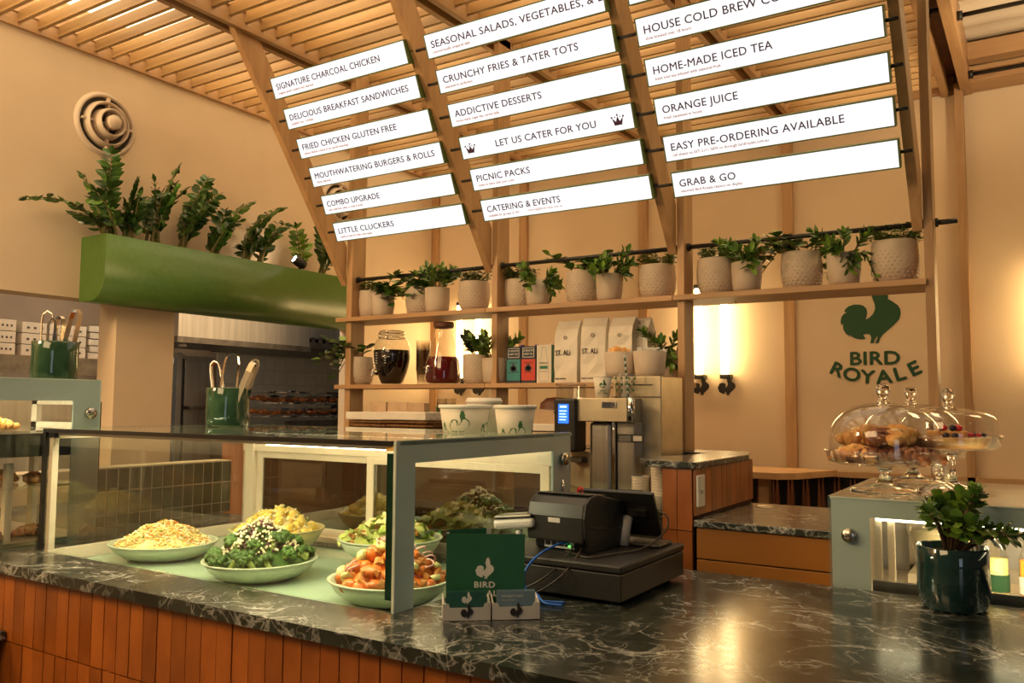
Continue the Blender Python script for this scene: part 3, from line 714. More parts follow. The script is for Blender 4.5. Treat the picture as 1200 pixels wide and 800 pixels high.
# rear: corner post, top and bottom rails, two sliding doors with panes tinted for a dark reflection
ob('rear_post', MB().box(X0 + 0.022, X0 + 0.075, Y1 - 0.04, Y1, ZB, ZT - 0.012), 'cream_frame', dc, bev=0.003)
ob('rear_rail', MB().box(X0, X1 - 0.01, Y1 - 0.034, Y1, 1.292, ZT - 0.012), 'cream_frame', dc, bev=0.002)
ob('rear_rail', MB().box(X0, X1 - 0.01, Y1 - 0.034, Y1, ZB, ZB + 0.025), 'cream_frame', dc, bev=0.002)
def sliding_door(xa, xb, y):
    d = MB(); w = 0.036
    z0, z1 = ZB + 0.02, 1.292
    d.box(xa, xa + w, y, y + 0.014, z0, z1).box(xb - w, xb, y, y + 0.014, z0, z1)
    d.box(xa + w, xb - w, y, y + 0.014, z1 - 0.028, z1).box(xa + w, xb - w, y, y + 0.014, z0, z0 + w)
    o = ob('sliding_door', d, 'cream_frame', dc, bev=0.002)
    ob('door_pane', MB().box(xa + w, xb - w, y + 0.005, y + 0.009, z0 + w, z1 - 0.028), 'glass_dark', o)
    ob('door_pull', MB().box(xb - 0.024, xb - 0.012, y - 0.004, y, 1.14, 1.20), 'cream_frame', o)
sliding_door(-2.925, -2.19, Y1 - 0.018)
sliding_door(-2.27, -1.44, Y1 - 0.036)
g = MB()
for i in range(60):
    g.box(-2.85 + 0.0235 * i, -2.85 + 0.0235 * i + 0.004, Y1 - 0.11, Y1 - 0.045, ZB, ZB + 0.006)
for j in range(4):
    g.box(-2.86, -1.44, Y1 - 0.11 + 0.02 * j, Y1 - 0.107 + 0.02 * j, ZB, ZB + 0.0065)
ob('vent_grille', g, 'steel', dc)
# right end: painted glass frame, dark glass edge, knob
e = MB()
e.box(X1 - 0.008, X1, Y0, Y0 + 0.075, 0.98, ZT)
e.box(X1 - 0.008, X1, Y0 + 0.075, 2.44, 1.348, ZT)
e.box(X1 - 0.008, X1, 2.44, 2.56, 0.98, ZT)
ob('end_panel', e, 'frit', dc)
ob('end_pane', MB().box(X1 - 0.006, X1 - 0.003, Y0 + 0.075, 2.44, ZB, 1.348), 'glass', dc)
ob('panel_edge', MB().box(X1 - 0.007, X1 - 0.001, Y0, 2.56, ZT, ZT + 0.003), 'glass_edge_lit', dc)
ob('front_edge', MB().box(X1 - 0.008, X1, Y0 - 0.003, Y0, 0.98, ZT), 'glass_edge_lit', dc)
ob('glass_end_strip', MB().box(X1 - 0.032, X1 - 0.009, Y0, Y0 + 0.006, 1.01, ZT - 0.03), 'glass_edge', dc)
ob('brass_clip', MB().box(X1 - 0.04, X1 - 0.009, Y0 + 0.004, Y0 + 0.02, ZT - 0.024, ZT - 0.012), 'pastry', dc)
def knob(parent, x, y, z, r, axis):
    T = Matrix.Translation((x, y, z)) @ (Matrix.Rotation(R(90), 4, 'Y') if axis == 'x' else Matrix.Rotation(R(90), 4, 'X'))
    return ob('knob', MB().lathe([(0, 0.018), (r * 0.9, 0.018), (r, 0.014), (r, 0.003), (r * 0.6, 0)], 28, T=T), 'knob_steel', parent)
knob(dc, X1, 2.503, 1.320, 0.022, 'x')
ob('lock_pin', MB().tube([(X1 + 0.004, 2.50, 1.19), (X1 + 0.004, 2.50, 1.25)], 0.004, 8), 'chrome', dc)

# ------------------------------------------------------------------ bowls and salads
def bowl(x, y, z, r, h, rb, mat, lab, seed, oval=1.0):
    rn = random.Random(seed)
    ph = rn.uniform(0, 6)
    prof = [(0, 0), (rb, 0), (rb + (r - rb) * 0.45, h * 0.22), (rb + (r - rb) * 0.80, h * 0.58), (r, h), (r - 0.004, h + 0.003),
            (r - 0.010, h - 0.002), (rb + (r - rb) * 0.72, h * 0.60), (rb + (r - rb) * 0.35, h * 0.28), (rb * 0.9, 0.010), (0, 0.010)]
    t = thing('salad_bowl', lab, 'bowl', (x, y, z), 0, 'salad bowls in the display case')
    wob = lambda a, zz: 0.014 * math.sin(2 * a + ph) + 0.008 * math.sin(3 * a + ph * 2)
    ob('body', MB().lathe(prof, 56, wob=wob), mat, t)
    ob('rim', MB().tube([(r * (1 + wob(2 * PI * k / 56, 0)) * math.cos(2 * PI * k / 56), r * (1 + wob(2 * PI * k / 56, 0)) * math.sin(2 * PI * k / 56), h) for k in range(57)], 0.0028, 6, False),
       mat, t)
    return t
BW = {'slaw': (-2.735, 1.945), 'broc': (-2.165, 1.895), 'pump': (-1.605, 1.885), 'pot': (-2.475, 2.245), 'caesar': (-1.975, 2.315)}
bowl(*BW['slaw'], ZB, 0.186, 0.060, 0.095, 'bowl', 'wide sage bowl heaped with shredded coleslaw', 1)
bowl(*BW['broc'], ZB, 0.178, 0.062, 0.090, 'bowl', 'wide sage bowl heaped with broccoli salad', 2)
bowl(*BW['pump'], ZB, 0.176, 0.068, 0.090, 'bowl', 'wide sage bowl heaped with orange sweet potato chunks', 3)
bowl(*BW['pot'], ZB, 0.176, 0.095, 0.065, 'bowl_ochre', 'deep ochre-lined bowl heaped with yellow potato salad', 4)
bowl(*BW['caesar'], ZB, 0.185, 0.095, 0.065, 'bowl', 'deep sage bowl of lettuce and shaved cheese', 5)

def heap(r, H, x, y):
    d = math.hypot(x, y) / r
    return H * max(0, (1 - d ** 1.7))

def filling(name, key, r, z0, H, m, lab):
    # the packed body of a salad under its loose pieces
    x0, y0 = BW[key]; b = MB(); vs = []; fs = []; ns, nr = 28, 7
    rn = random.Random(sum(map(ord, key)))
    for i in range(nr + 1):
        rr = r * i / nr
        for j in range(ns):
            a = 2 * PI * j / ns
            vs.append((x0 + rr * math.cos(a), y0 + rr * math.sin(a), ZB + z0 + heap(r * 1.02, H, rr, 0) + rn.uniform(-0.007, 0.007)))
    for i in range(nr):
        for j in range(ns):
            k = (j + 1) % ns
            fs.append((i * ns + j, (i + 1) * ns + j, (i + 1) * ns + k, i * ns + k))
    b.add(vs, fs, True)
    o = ob(name, b, m, kind='stuff')
    return tag(o, lab, 'salad')

def shreds(key, r, z0, H, n, m, name, lab, seed, L=(0.012, 0.030), w=0.0028, lift=0.0):
    rn = random.Random(seed); x0, y0 = BW[key]; b = MB()
    for _ in range(n):
        a = rn.uniform(0, 2 * PI); rr = r * math.sqrt(rn.random()); x, y = rr * math.cos(a), rr * math.sin(a)
        z = z0 + heap(r, H, x, y) + rn.uniform(0, 0.006) + 0.007 * math.sin(x * 61 + seed * 0 + 1.0) * math.cos(y * 53) + lift
        th = rn.uniform(0, 2 * PI); l = rn.uniform(*L); el = rn.uniform(-0.5, 0.6)
        d = Vector((math.cos(th) * math.cos(el), math.sin(th) * math.cos(el), math.sin(el))); s_ = Vector((-math.sin(th), math.cos(th), 0))
        p = Vector((x0 + x, y0 + y, ZB + z)); c = rn.uniform(-0.3, 0.3)
        b.tube([p - d * l / 2, p + s_ * l * c + Vector((0, 0, l * 0.12)), p + d * l / 2], [w * 0.6, w, w * 0.5], 4)
    o = ob(name, b, m, kind='stuff')
    return tag(o, lab, 'salad')
filling('coleslaw_bed', 'slaw', 0.165, 0.045, 0.072, 'slaw_pale', 'packed pale coleslaw under the loose shreds')
shreds('slaw', 0.160, 0.047, 0.075, 900, 'slaw_pale', 'shredded_cabbage', 'pale yellow cabbage shreds over the coleslaw', 11)
shreds('slaw', 0.160, 0.047, 0.077, 420, 'slaw_white', 'shredded_cabbage', 'whitish cabbage shreds over the coleslaw', 12)
shreds('slaw', 0.160, 0.047, 0.078, 330, 'carrot', 'shredded_carrot', 'orange carrot shreds over the coleslaw', 13, w=0.0022)
shreds('slaw', 0.155, 0.047, 0.078, 60, 'herb', 'chopped_herb', 'small green herb bits in the coleslaw', 14, L=(0.006, 0.012))

def chunk_mesh(seed, s, kind='blob'):
    rn = random.Random(seed); b = MB()
    if kind == 'blob': b.blob((0, 0, 0), s, rn, 7, 5, 0.22)
    else:
        b.blob((0, 0, 0), s, rn, 5, 4, 0.30)
        b.sm = [False] * len(b.sm)
    return b.mesh('chunk')

def scatter(key, name, lab, cat, grp, n, r, z0, H, meshes, m, seed, mind=0.02, lift=0.0, srange=(0.8, 1.2), rmin=0.0, tilt=0.8):
    rn = random.Random(seed); x0, y0 = BW[key]; pts = []; tries = 0
    while len(pts) < n and tries < 6000:
        tries += 1
        a = rn.uniform(0, 2 * PI); rr = rmin + (r - rmin) * math.sqrt(rn.random())
        x, y = rr * math.cos(a), rr * math.sin(a)
        if all((x - p[0]) ** 2 + (y - p[1]) ** 2 > mind ** 2 for p in pts): pts.append((x, y))
    for i, (x, y) in enumerate(pts):
        o = link(name, meshes[i % len(meshes)], m)
        o.location = (x0 + x, y0 + y, ZB + z0 + heap(r, H, x, y) + lift)
        o.rotation_euler = (rn.uniform(-tilt, tilt), rn.uniform(-tilt, tilt), rn.uniform(0, 6.28))
        k = rn.uniform(*srange); o.scale = (k, k, k)
        tag(o, lab, cat, grp)
# potato salad
filling('potato_salad_bed', 'pot', 0.150, 0.075, 0.070, 'mayo', 'creamy dressing packed under the potato chunks')
pm = [chunk_mesh(20 + i, (0.022, 0.018, 0.016)) for i in range(5)]
scatter('pot', 'potato_chunk', 'chunk of dressed yellow potato in the ochre-lined bowl', 'potato', 'potato chunks in the ochre-lined bowl', 46, 0.145, 0.080, 0.080, pm, 'potato', 5, 0.026)
shreds('pot', 0.145, 0.092, 0.082, 160, 'mayo', 'dressing_crumb', 'creamy crumbs and dressing over the potato chunks', 31, L=(0.005, 0.012), w=0.004)
shreds('pot', 0.145, 0.096, 0.082, 90, 'herb', 'chopped_chive', 'chopped chives over the potato chunks', 32, L=(0.004, 0.009), w=0.0015)
# broccoli salad
filling('broccoli_salad_bed', 'broc', 0.155, 0.045, 0.085, 'broccoli', 'dark greens packed under the broccoli florets')
def floret(seed):
    rn = random.Random(seed); b = MB()
    for k in range(26):
        a = rn.uniform(0, 6.28); ph = math.acos(rn.uniform(-0.15, 1)); q = 0.022
        b.blob((q * math.sin(ph) * math.cos(a), q * math.sin(ph) * math.sin(a), 0.012 + q * 0.7 * math.cos(ph)), 0.0085, rn, 6, 4, 0.3)
    return b.mesh('floret')
fm = [floret(40 + i) for i in range(4)]
stm = MB().tube([(0, 0, -0.022), (0, 0, 0.0), (0, 0.002, 0.016)], [0.007, 0.008, 0.012], 7).mesh('stalk')
rn = random.Random(6); pts = []
x0, y0 = BW['broc']
for tries in range(4000):
    if len(pts) >= 24: break
    a = rn.uniform(0, 6.28); rr = 0.150 * math.sqrt(rn.random()); x, y = rr * math.cos(a), rr * math.sin(a)
    if all((x - p[0]) ** 2 + (y - p[1]) ** 2 > 0.047 ** 2 for p in pts): pts.append((x, y))
for i, (x, y) in enumerate(pts):
    o = link('broccoli_floret', fm[i % 4], 'broccoli'); link('stalk', stm, 'broc_stem', o)
    o.location = (x0 + x, y0 + y, ZB + 0.052 + heap(0.16, 0.085, x, y)); o.scale = [rn.uniform(0.95, 1.3)] * 3
    o.rotation_euler = (-y * 5 + rn.uniform(-.3, .3), x * 5 + rn.uniform(-.3, .3), rn.uniform(0, 6))
    tag(o, 'dark green broccoli floret in the broccoli salad', 'broccoli', 'florets in the broccoli salad')
shreds('broc', 0.115, 0.085, 0.088, 330, 'plum', 'shredded_red_cabbage', 'plum red cabbage shreds crowning the broccoli salad', 33, L=(0.006, 0.018), w=0.003)
shreds('broc', 0.120, 0.092, 0.092, 380, 'feta', 'crumbled_feta', 'pale crumbs of cheese crowning the broccoli salad', 34, L=(0.005, 0.011), w=0.0048)
# lettuce salad
filling('lettuce_bed', 'caesar', 0.160, 0.075, 0.060, 'lettuce', 'packed green lettuce under the shaved cheese')
def leafy(seed, L, Wd, curl):
    rn = random.Random(seed); b = MB(); vs = []; fs = []; n = 6
    for i in range(n + 1):
        u = i / n; w = Wd * math.sin(PI * (0.12 + 0.80 * u)) * (1 + rn.uniform(-.15, .15)); zz = curl * math.sin(u * 3) * L
        for s_ in (-1, 0, 1): vs.append((s_ * w, (u - .5) * L, zz + abs(s_) * w * rn.uniform(.2, .6)))
    for i in range(n):
        for j in range(2): fs.append((i * 3 + j, i * 3 + j + 1, i * 3 + j + 4, i * 3 + j + 3))
    return b.add(vs, fs, True).mesh('leaf')
lm = [leafy(50 + i, 0.05, 0.018, 0.25) for i in range(4)]
cm = [leafy(60 + i, 0.045, 0.011, 0.4) for i in range(4)]
cr = [chunk_mesh(70 + i, (0.012, 0.010, 0.010), 'cube') for i in range(4)]
scatter('caesar', 'lettuce_piece', 'torn green lettuce piece in the deep sage bowl', 'lettuce', 'lettuce in the deep sage bowl', 60, 0.160, 0.086, 0.062, lm, 'lettuce', 7, 0.017)
scatter('caesar', 'cheese_shaving', 'pale yellow cheese shaving on the lettuce', 'cheese', 'cheese shavings on the lettuce', 52, 0.115, 0.100, 0.068, cm, 'cheese', 8, 0.010, tilt=1.0)
scatter('caesar', 'crouton', 'small browned crouton among the lettuce', 'crouton', 'croutons among the lettuce', 30, 0.160, 0.090, 0.060, cr, 'crouton', 9, 0.018)
# sweet potato salad
filling('sweet_potato_bed', 'pump', 0.150, 0.050, 0.085, 'pumpkin', 'packed orange sweet potato under the loose chunks')
um = [chunk_mesh(80 + i, (0.024, 0.018, 0.015)) for i in range(5)]
vm = [chunk_mesh(90 + i, (0.019, 0.015, 0.013), 'cube') for i in range(4)]
zm = [MB().lathe([(0, -0.007), (0.020, -0.007), (0.020, 0.007), (0, 0.007)], 10).mesh('slice')]
scatter('pump', 'sweet_potato_chunk', 'glossy orange sweet potato chunk in the front right bowl', 'vegetable', 'sweet potato chunks in the bowl by the end panel', 38, 0.150, 0.060, 0.095, um, 'pumpkin', 10, 0.032)
scatter('pump', 'roast_potato_chunk', 'browned roast chunk among the orange sweet potato', 'vegetable', 'browned chunks in the bowl by the end panel', 40, 0.155, 0.058, 0.088, vm, 'crouton', 21, 0.028, lift=0.006)
scatter('pump', 'courgette_piece', 'pale green courgette piece among the orange sweet potato', 'vegetable', 'courgette pieces in the bowl by the end panel', 12, 0.140, 0.072, 0.092, zm, 'zucchini', 22, 0.05, lift=0.006, tilt=1.2)
rn = random.Random(3); x0, y0 = BW['pump']
om = MB().tube([(0.022 * math.cos(a / 6 * PI), 0.022 * math.sin(a / 6 * PI), 0) for a in range(7)], 0.0028, 5).mesh('onion')
for k in range(14):
    a = rn.uniform(0, 6.28); rr = rn.uniform(0, 0.13); x, y = rr * math.cos(a), rr * math.sin(a)
    o = link('onion_sliver', om, 'onion', loc=(x0 + x, y0 + y, ZB + 0.082 + heap(0.15, 0.092, x, y)), rot=(rn.uniform(-.8, .8), rn.uniform(-.8, .8), rn.uniform(0, 6)))
    tag(o, 'curved red onion sliver on the sweet potato salad', 'onion', 'onion slivers on the sweet potato salad')

# ------------------------------------------------------------------ tall case at the left
tc = thing('tall_display_case', 'tall glass pastry case cut by the left edge of the picture', 'display case', (-3.12, 0, 0))
CY1, CYF = 1.908, 1.46
e = MB()
e.box(-0.008, 0, 1.805, CY1, 0.98, 1.583).box(-0.008, 0, CYF, 1.805, 1.505, 1.583)
ob('end_panel', e, 'frit', tc)
ob('end_pane', MB().box(-0.006, -0.002, CYF, 1.805, 0.985, 1.505), 'glass', tc)
ob('panel_edge', MB().box(-0.009, 0.001, CY1, CY1 + 0.004, 0.98, 1.583).box(-0.009, 0.001, CYF, CY1, 1.583, 1.587), 'glass_edge_lit', tc)
ob('rear_edge', MB().box(-0.009, -0.001, CY1 + 0.004, CY1 + 0.010, 0.98, 1.50), 'glass_edge', tc)
ob('top_board', MB().box(-1.15, -0.01, CYF, CY1, 1.565, 1.580), 'frit', tc)
knob(tc, 0, 1.869, 1.457, 0.022, 'x'); knob(tc, 0, 1.866, 1.012, 0.022, 'x')
ob('light_channel', MB().box(-1.1, -0.03, 1.50, 1.54, 1.535, 1.56), 'cream_frame', tc)
ob('light_strip', MB().box(-1.1, -0.03, 1.505, 1.535, 1.530, 1.535), 'led', tc)
ob('light_tube', MB().box(-0.05, -0.025, CYF, 1.74, 1.524, 1.540), 'led', tc)
area_light('case_light', (-3.5, 1.56, 1.52), (-3.5, 1.66, 1.0), 0.6, 0.02, 2.0, (1.0, 0.88, 0.60))
ob('case_shelf', MB().box(-1.12, -0.012, CYF, 1.85, 1.385, 1.395), 'glass', tc)
ob('shelf_frame', MB().box(-1.12, -0.012, CYF, 1.85, 1.30, 1.384), 'steel_dark', tc)
ob('lower_shelf', MB().box(-1.12, -0.012, CYF, 1.85, 1.185, 1.193), 'glass', tc)
ob('case_floor', MB().box(-1.12, -0.012, CYF, CY1, 0.981, 0.995), 'steel_warm', tc)
ob('rear_frame', MB().box(-0.42, -0.02, 1.87, 1.89, 1.49, 1.52).box(-0.06, -0.02, 1.87, 1.89, 0.99, 1.52).box(-0.42, -0.38, 1.87, 1.89, 0.99, 1.52)
   .box(-0.42, -0.02, 1.87, 1.89, 1.395, 1.42), 'cream_frame', tc)
ob('door_stile', MB().box(-0.08, -0.055, 1.60, 1.625, 0.995, 1.275), 'cream_frame', tc)
ob('front_glass', MB().box(-1.15, -0.01, CYF - 0.008, CYF, 0.98, 1.58), 'glass', tc)

def pastry(x, y, z, s, m, seed, lab, grp, cat='pastry', name='pastry'):
    rn = random.Random(seed)
    t = thing(name, lab, cat, (x, y, z), rn.uniform(0, 6.28), grp)
    b = MB(); n = 7
    for i in range(n):
        u = i / (n - 1) * 2 - 1
        rr = s * (0.62 - 0.28 * abs(u) ** 1.5)
        b.blob((u * s * 0.95, 0.25 * s * u * u, rr * 0.62), (s * 0.27, rr, rr * 0.66), rn, 10, 7, 0.24)
    ob('crust', b, m, t)
    c = MB()
    for i in range(4):
        u = -0.6 + 0.4 * i
        c.blob((u * s * 0.9, rn.uniform(-.1, .2) * s, s * 0.60), (s * 0.17, s * 0.26, s * 0.07), rn, 8, 4, 0.3)
    ob('glaze', c, 'icing' if m == 'pastry' else 'pastry_dark', t)
    return t
for k, (x, y, z) in enumerate(((-3.25, 1.60, 1.398), (-3.40, 1.62, 1.398), (-3.55, 1.60, 1.398), (-3.22, 1.72, 1.196), (-3.38, 1.70, 1.196), (-3.22, 1.60, 0.997), (-3.40, 1.66, 0.997), (-3.27, 1.75, 0.997))):
    pastry(x, y, z, 0.055, ('pastry', 'pastry_dark')[k % 2], 100 + k,
           'browned pastry on the %s shelf of the tall case' % ('upper' if z > 1.3 else 'lower' if z > 1.1 else 'bottom'), 'pastries in the tall case')
# ------------------------------------------------------------------ glazed pots of tongs
def tong_pot(x, y, z, r, h, lab):
    t = thing('utensil_pot', lab, 'pot', (x, y, z))
    wob = lambda a, zz: -0.06 * math.exp(-((a - 5.9) / 0.35) ** 2) * math.exp(-((zz - h * 0.45) / (h * 0.3)) ** 2) + 0.012 * math.sin(3 * a)
    ob('body', MB().lathe([(0, 0), (r * 0.95, 0), (r * 0.97, h * 0.04), (r, h * 0.3), (r * 0.98, h * 0.7), (r, h), (r * 0.97, h + 0.003),
                           (r * 0.93, h), (r * 0.92, 0.02), (0, 0.015)], 40, wob=wob), 'green_glaze', t)
    return t
def tongs(x, y, z, L, az, lean, spread, m, lab, rz=0.0, bow=True):
    t = thing('serving_tongs', lab, 'tongs', (x, y, z), 0, None)
    D = Vector((math.cos(az) * math.sin(lean), math.sin(az) * math.sin(lean), math.cos(lean)))
    S = Vector((math.cos(rz), math.sin(rz), 0)); S = (S - D * S.dot(D)).normalized(); Wd = D.cross(S)
    for s_ in (-1, 1):
        pts = [D * 0.02 + S * s_ * spread * 0.35, D * L * 0.45 + S * s_ * spread * 0.55, D * L * 0.85 + S * s_ * spread * 0.5,
               D * L * 0.96 + S * s_ * spread * 0.38, D * L + S * s_ * 0.002]
        ob('arm', MB().ribbon(pts, Wd, 0.024, 0.0024), m, t)
    ob('spring_bend', MB().ribbon([D * L * 0.95 + S * -spread * .4, D * L * 1.0, D * L * 0.95 + S * spread * .4], Wd, 0.021, 0.003), 'chrome', t)
    return t
tong_pot(-2.77, 2.235, 1.406, 0.083, 0.152, 'glossy green ceramic pot of tongs on the salad case')
for a in ((-2.800, 2.235, 0.26, 2.9, 0.34, 0.040, 'steel', 'steel tongs leaning left in the pot on the salad case', 0.5),
          (-2.765, 2.215, 0.275, 0.6, 0.10, 0.058, 'chrome', 'wide-open tongs standing upright in the salad case pot', 0.6),
          (-2.745, 2.250, 0.265, 0.5, 0.32, 0.036, 'chrome', 'bright tongs leaning right in the salad case pot', 1.2),
          (-2.740, 2.225, 0.255, 0.3, 0.40, 0.030, 'steel_warm', 'bronze-toned tongs furthest right in the salad case pot', 1.9)):
    tongs(a[0], a[1], 1.425, a[2], a[3], a[4], a[5], a[6], a[7], a[8])
tong_pot(-3.255, 1.80, 1.581, 0.084, 0.150, 'glossy green ceramic pot of tongs on the tall case')
for a in ((-3.285, 1.79, 0.265, 2.8, 0.22, 0.042, 'steel_warm', 'bronze-toned tongs leaning left in the tall case pot', 0.9),
          (-3.255, 1.80, 0.235, 0.7, 0.06, 0.030, 'chrome', 'shorter tongs in the middle of the tall case pot', 0.4),
          (-3.245, 1.78, 0.225, 3.0, 0.05, 0.026, 'steel', 'narrow tongs behind the others in the tall case pot', 1.4),
          (-3.225, 1.81, 0.265, 0.4, 0.22, 0.040, 'chrome', 'tongs with a dark green arm leaning right in the tall case pot', 0.3)):
    tongs(a[0], a[1], 1.60, a[2], a[3], a[4], a[5], a[6], a[7], a[8])

# ------------------------------------------------------------------ rooster tubs on the case
def tub(x, y, z, r, h, lab, roos, lid=False, grp='rooster tubs on the salad case'):
    t = thing('paper_tub', lab, 'tub', (x, y, z), 0, grp)
    ob('body', MB().lathe([(0, 0.004), (r * 0.82, 0.004), (r * 0.82, 0), (r * 0.84, 0), (r, h), (r * 0.97, h), (r * 0.80, 0.01), (0, 0.01)], 40), 'paper', t)
    ob('rim', MB().lathe([(r * 0.99, h - 0.006), (r * 1.05, h - 0.006), (r * 1.06, h + 0.002), (r * 1.02, h + 0.006), (r * 0.98, h + 0.003), (r * 0.98, h - 0.006)], 40), 'white_plastic', t)
    if lid:
        ob('lid', MB().lathe([(0, h + 0.012), (r * 0.96, h + 0.012), (r * 1.0, h + 0.004)], 40), 'white_plastic', t)
    for (deg, w, dz) in roos:
        a = R(deg)
        # print wrapped on the tapered side
        pts = roo_pts(w); 
        me_o = rooster('printed_rooster', w, 0.0003, 'print_green', Matrix.Identity(4), t)
        me = me_o.data
        for v in me.vertices:
            zz = v.co.y + dz; rad = r * (0.83 + 0.17 * zz / h) + 0.0006 + (0.0004 if v.co.z > 0 else 0)
            aa = a + v.co.x / rad
            v.co = (rad * math.cos(aa), rad * math.sin(aa), max(0.002, zz))
    return t
CD = math.degrees(math.atan2(-2.25, 1.6))     # direction from the tubs to the customer side
tub(-1.672, 2.335, 1.406, 0.086, 0.088, 'wide white paper tub printed with green roosters', [(CD - 14, 0.072, -0.006), (CD + 46, 0.072, -0.050), (CD + 84, 0.060, -0.006), (CD - 70, 0.066, -0.040)])
tub(-1.685, 2.470, 1.406, 0.062, 0.106, 'lidded tub standing behind the wide rooster tub', [], True)
tub(-1.480, 2.352, 1.406, 0.068, 0.088, 'smaller white paper tub with rooster print at the case corner', [(CD + 4, 0.056, -0.020), (CD + 62, 0.056, -0.046), (CD - 54, 0.056, -0.046)])

# ------------------------------------------------------------------ menu card and business cards
def frame(x, y, z, rz): return Matrix.Translation((x, y, z)) @ Matrix.Rotation(R(rz), 4, 'Z')
RZ = 36
t = thing('folded_menu_card', 'green folded menu card printed with a white rooster', 'menu', (-1.192, 1.760, 0.981), R(33))
ob('front_leaf', MB().box(-0.098, 0.098, 0, 0.0015, 0, 0.197), 'card_green', t)
ob('back_leaf', MB().prism([(-0.098, 0.0), (-0.098, 0.0016), (0.012, 0.075), (0.013, 0.0735)], 0, 0.201), 'card_print', t)
ob('inner_leaf', MB().prism([(-0.098, 0.0016), (-0.098, 0.0022), (0.000, 0.045), (0.001, 0.044)], 0, 0.206), 'card_green', t)
rooster('printed_rooster', 0.046, 0.0004, 'card_print', TL(-0.002, -0.0004, 0.087) @ FRONT, t)
text('lettering', 'BIRD', 0.020, 'card_print', TL(-0.002, -0.0004, 0.066) @ FRONT, t, 0.0002, 'CENTER', 1.15, 0.0006, 1.1)
text('lettering', 'ROYALE', 0.020, 'card_print', TL(-0.002, -0.0004, 0.045) @ FRONT, t, 0.0002, 'CENTER', 1.15, 0.0006, 1.1)
def card_holder(dx, lab, cardm, cards_lab, white):
    t = thing('card_holder', lab, 'card holder', (-1.158 + dx * math.cos(R(RZ + 3)), 1.735 + dx * math.sin(R(RZ + 3)), 0.9815), R(RZ + 3))
    ob('tray', MB().box(-0.056, 0.056, -0.012, 0.050, 0, 0.004), 'white_plastic', t)
    ob('front_lip', MB().prism([(-0.056, 0), (0.056, 0), (0.056, 0.040), (0.044, 0.040), (0.040, 0.030), (-0.040, 0.030), (-0.044, 0.040), (-0.056, 0.040)],
                               -0.016, -0.013, plane='xz'), 'grey_plastic', t)
    for s_ in (-1, 1):
        ob('side_wall', MB().prism([(-0.016, 0), (0.050, 0), (0.050, 0.050), (-0.005, 0.040), (-0.016, 0.040)], s_ * 0.056 - 0.0015, s_ * 0.056 + 0.0015, plane='yz'), 'white_plastic', t)
    rooster('rooster_badge', 0.030, 0.002, 'print_black', TL(0.0, -0.0175, 0.006) @ FRONT, t)
    c = thing('business_cards', cards_lab, 'cards', (0, 0, 0))
    c.location = t.location + Vector((0, 0, 0.0042)); c.rotation_euler = t.rotation_euler
    for k in range(6):
        ob('card', MB().box(-0.047, 0.047, -0.0115 + 0.002 * k, -0.0103 + 0.002 * k, 0.0, 0.062 + 0.0004 * k), cardm, c)
    if white:
        rooster('printed_rooster', 0.025, 0.0004, 'card_print', TL(0.0, -0.0118, 0.034) @ FRONT, c)
    else:
        text('lettering', 'MEMBERS CARD', 0.0075, 'card_print', TL(-0.036, -0.0118, 0.048) @ FRONT, c, 0.0002, 'LEFT', 1.0)
        text('lettering', 'join us and earn', 0.0055, 'card_print', TL(-0.036, -0.0118, 0.040) @ FRONT, c, 0.0002, 'LEFT', 1.0)
card_holder(-0.060, 'white card holder with dark rooster badge holding teal cards', 'card_teal', 'stack of teal green cards with a white rooster', True)
card_holder(0.060, 'white card holder with dark rooster badge holding blue cards', 'card_blue', 'stack of blue grey printed cards', False)

# ------------------------------------------------------------------ till
t = thing('cash_drawer', 'wide black cash drawer on the marble counter', 'cash drawer', (-0.940, 2.011, 0.981))
ob('body', MB().box(-0.415, 0, 0, 0.445, 0.012, 0.082), 'matte_black', t, bev=0.003)
ob('top_cover', MB().box(-0.417, 0.002, -0.002, 0.447, 0.084, 0.104), 'matte_black', t, bev=0.005)
for x, y in ((-0.38, 0.04), (-0.04, 0.04), (-0.38, 0.40), (-0.04, 0.40)):
    ob('foot', MB().lathe([(0, 0), (0.014, 0), (0.014, 0.012), (0, 0.012)], 12, (x, y, 0)), 'black_seal', t)
ZD = 1.0855
t = thing('receipt_terminal', 'black point-of-sale base with rounded cover on the cash drawer', 'terminal', (-1.185, 2.20, ZD), R(-3))
pr = [(-0.10, 0.030), (-0.10, 0.10), (-0.092, 0.135), (-0.070, 0.152), (-0.035, 0.160), (0.12, 0.128), (0.13, 0.115), (0.115, 0.0), (-0.055, 0.0), (-0.06, 0.030)]
ob('cover', MB().prism(pr, -0.092, 0.098, plane='yz'), 'black_plastic', t, bev=0.006)
ob('side_cheek', MB().prism([(-0.105, 0.10), (-0.095, 0.140), (-0.070, 0.157), (-0.030, 0.162), (0.125, 0.130), (0.11, 0.0), (-0.075, 0.0), (-0.10, 0.05)], 0.098, 0.106, plane='yz'), 'matte_black', t, bev=0.003)
ob('seam', MB().tube([(0.107, -0.09, 0.075), (0.107, 0.02, 0.060), (0.107, 0.12, 0.058)], 0.0015, 5), 'black_seal', t)
ob('badge', MB().box(-0.018, 0.022, -0.1015, -0.1002, 0.083, 0.096), 'grey_plastic', t, bev=0.0006)
ob('port_plate', MB().box(-0.055, 0.045, -0.0625, -0.0605, 0.006, 0.030), 'grey_plastic', t)
pp = MB()
for k in range(4): pp.box(-0.050 + 0.022 * k, -0.036 + 0.022 * k, -0.064, -0.0625, 0.012, 0.024)
ob('port', pp, 'black_seal', t)
ob('indicator', MB().box(0.028, 0.032, -0.066, -0.0635, 0.012, 0.016), 'green_led', t)
ob('top_strip', MB().box(-0.09, 0.096, -0.068, 0.02, 0.1555, 0.1575, T=Matrix.Rotation(R(-4), 4, 'X')), 'black_plastic', t)
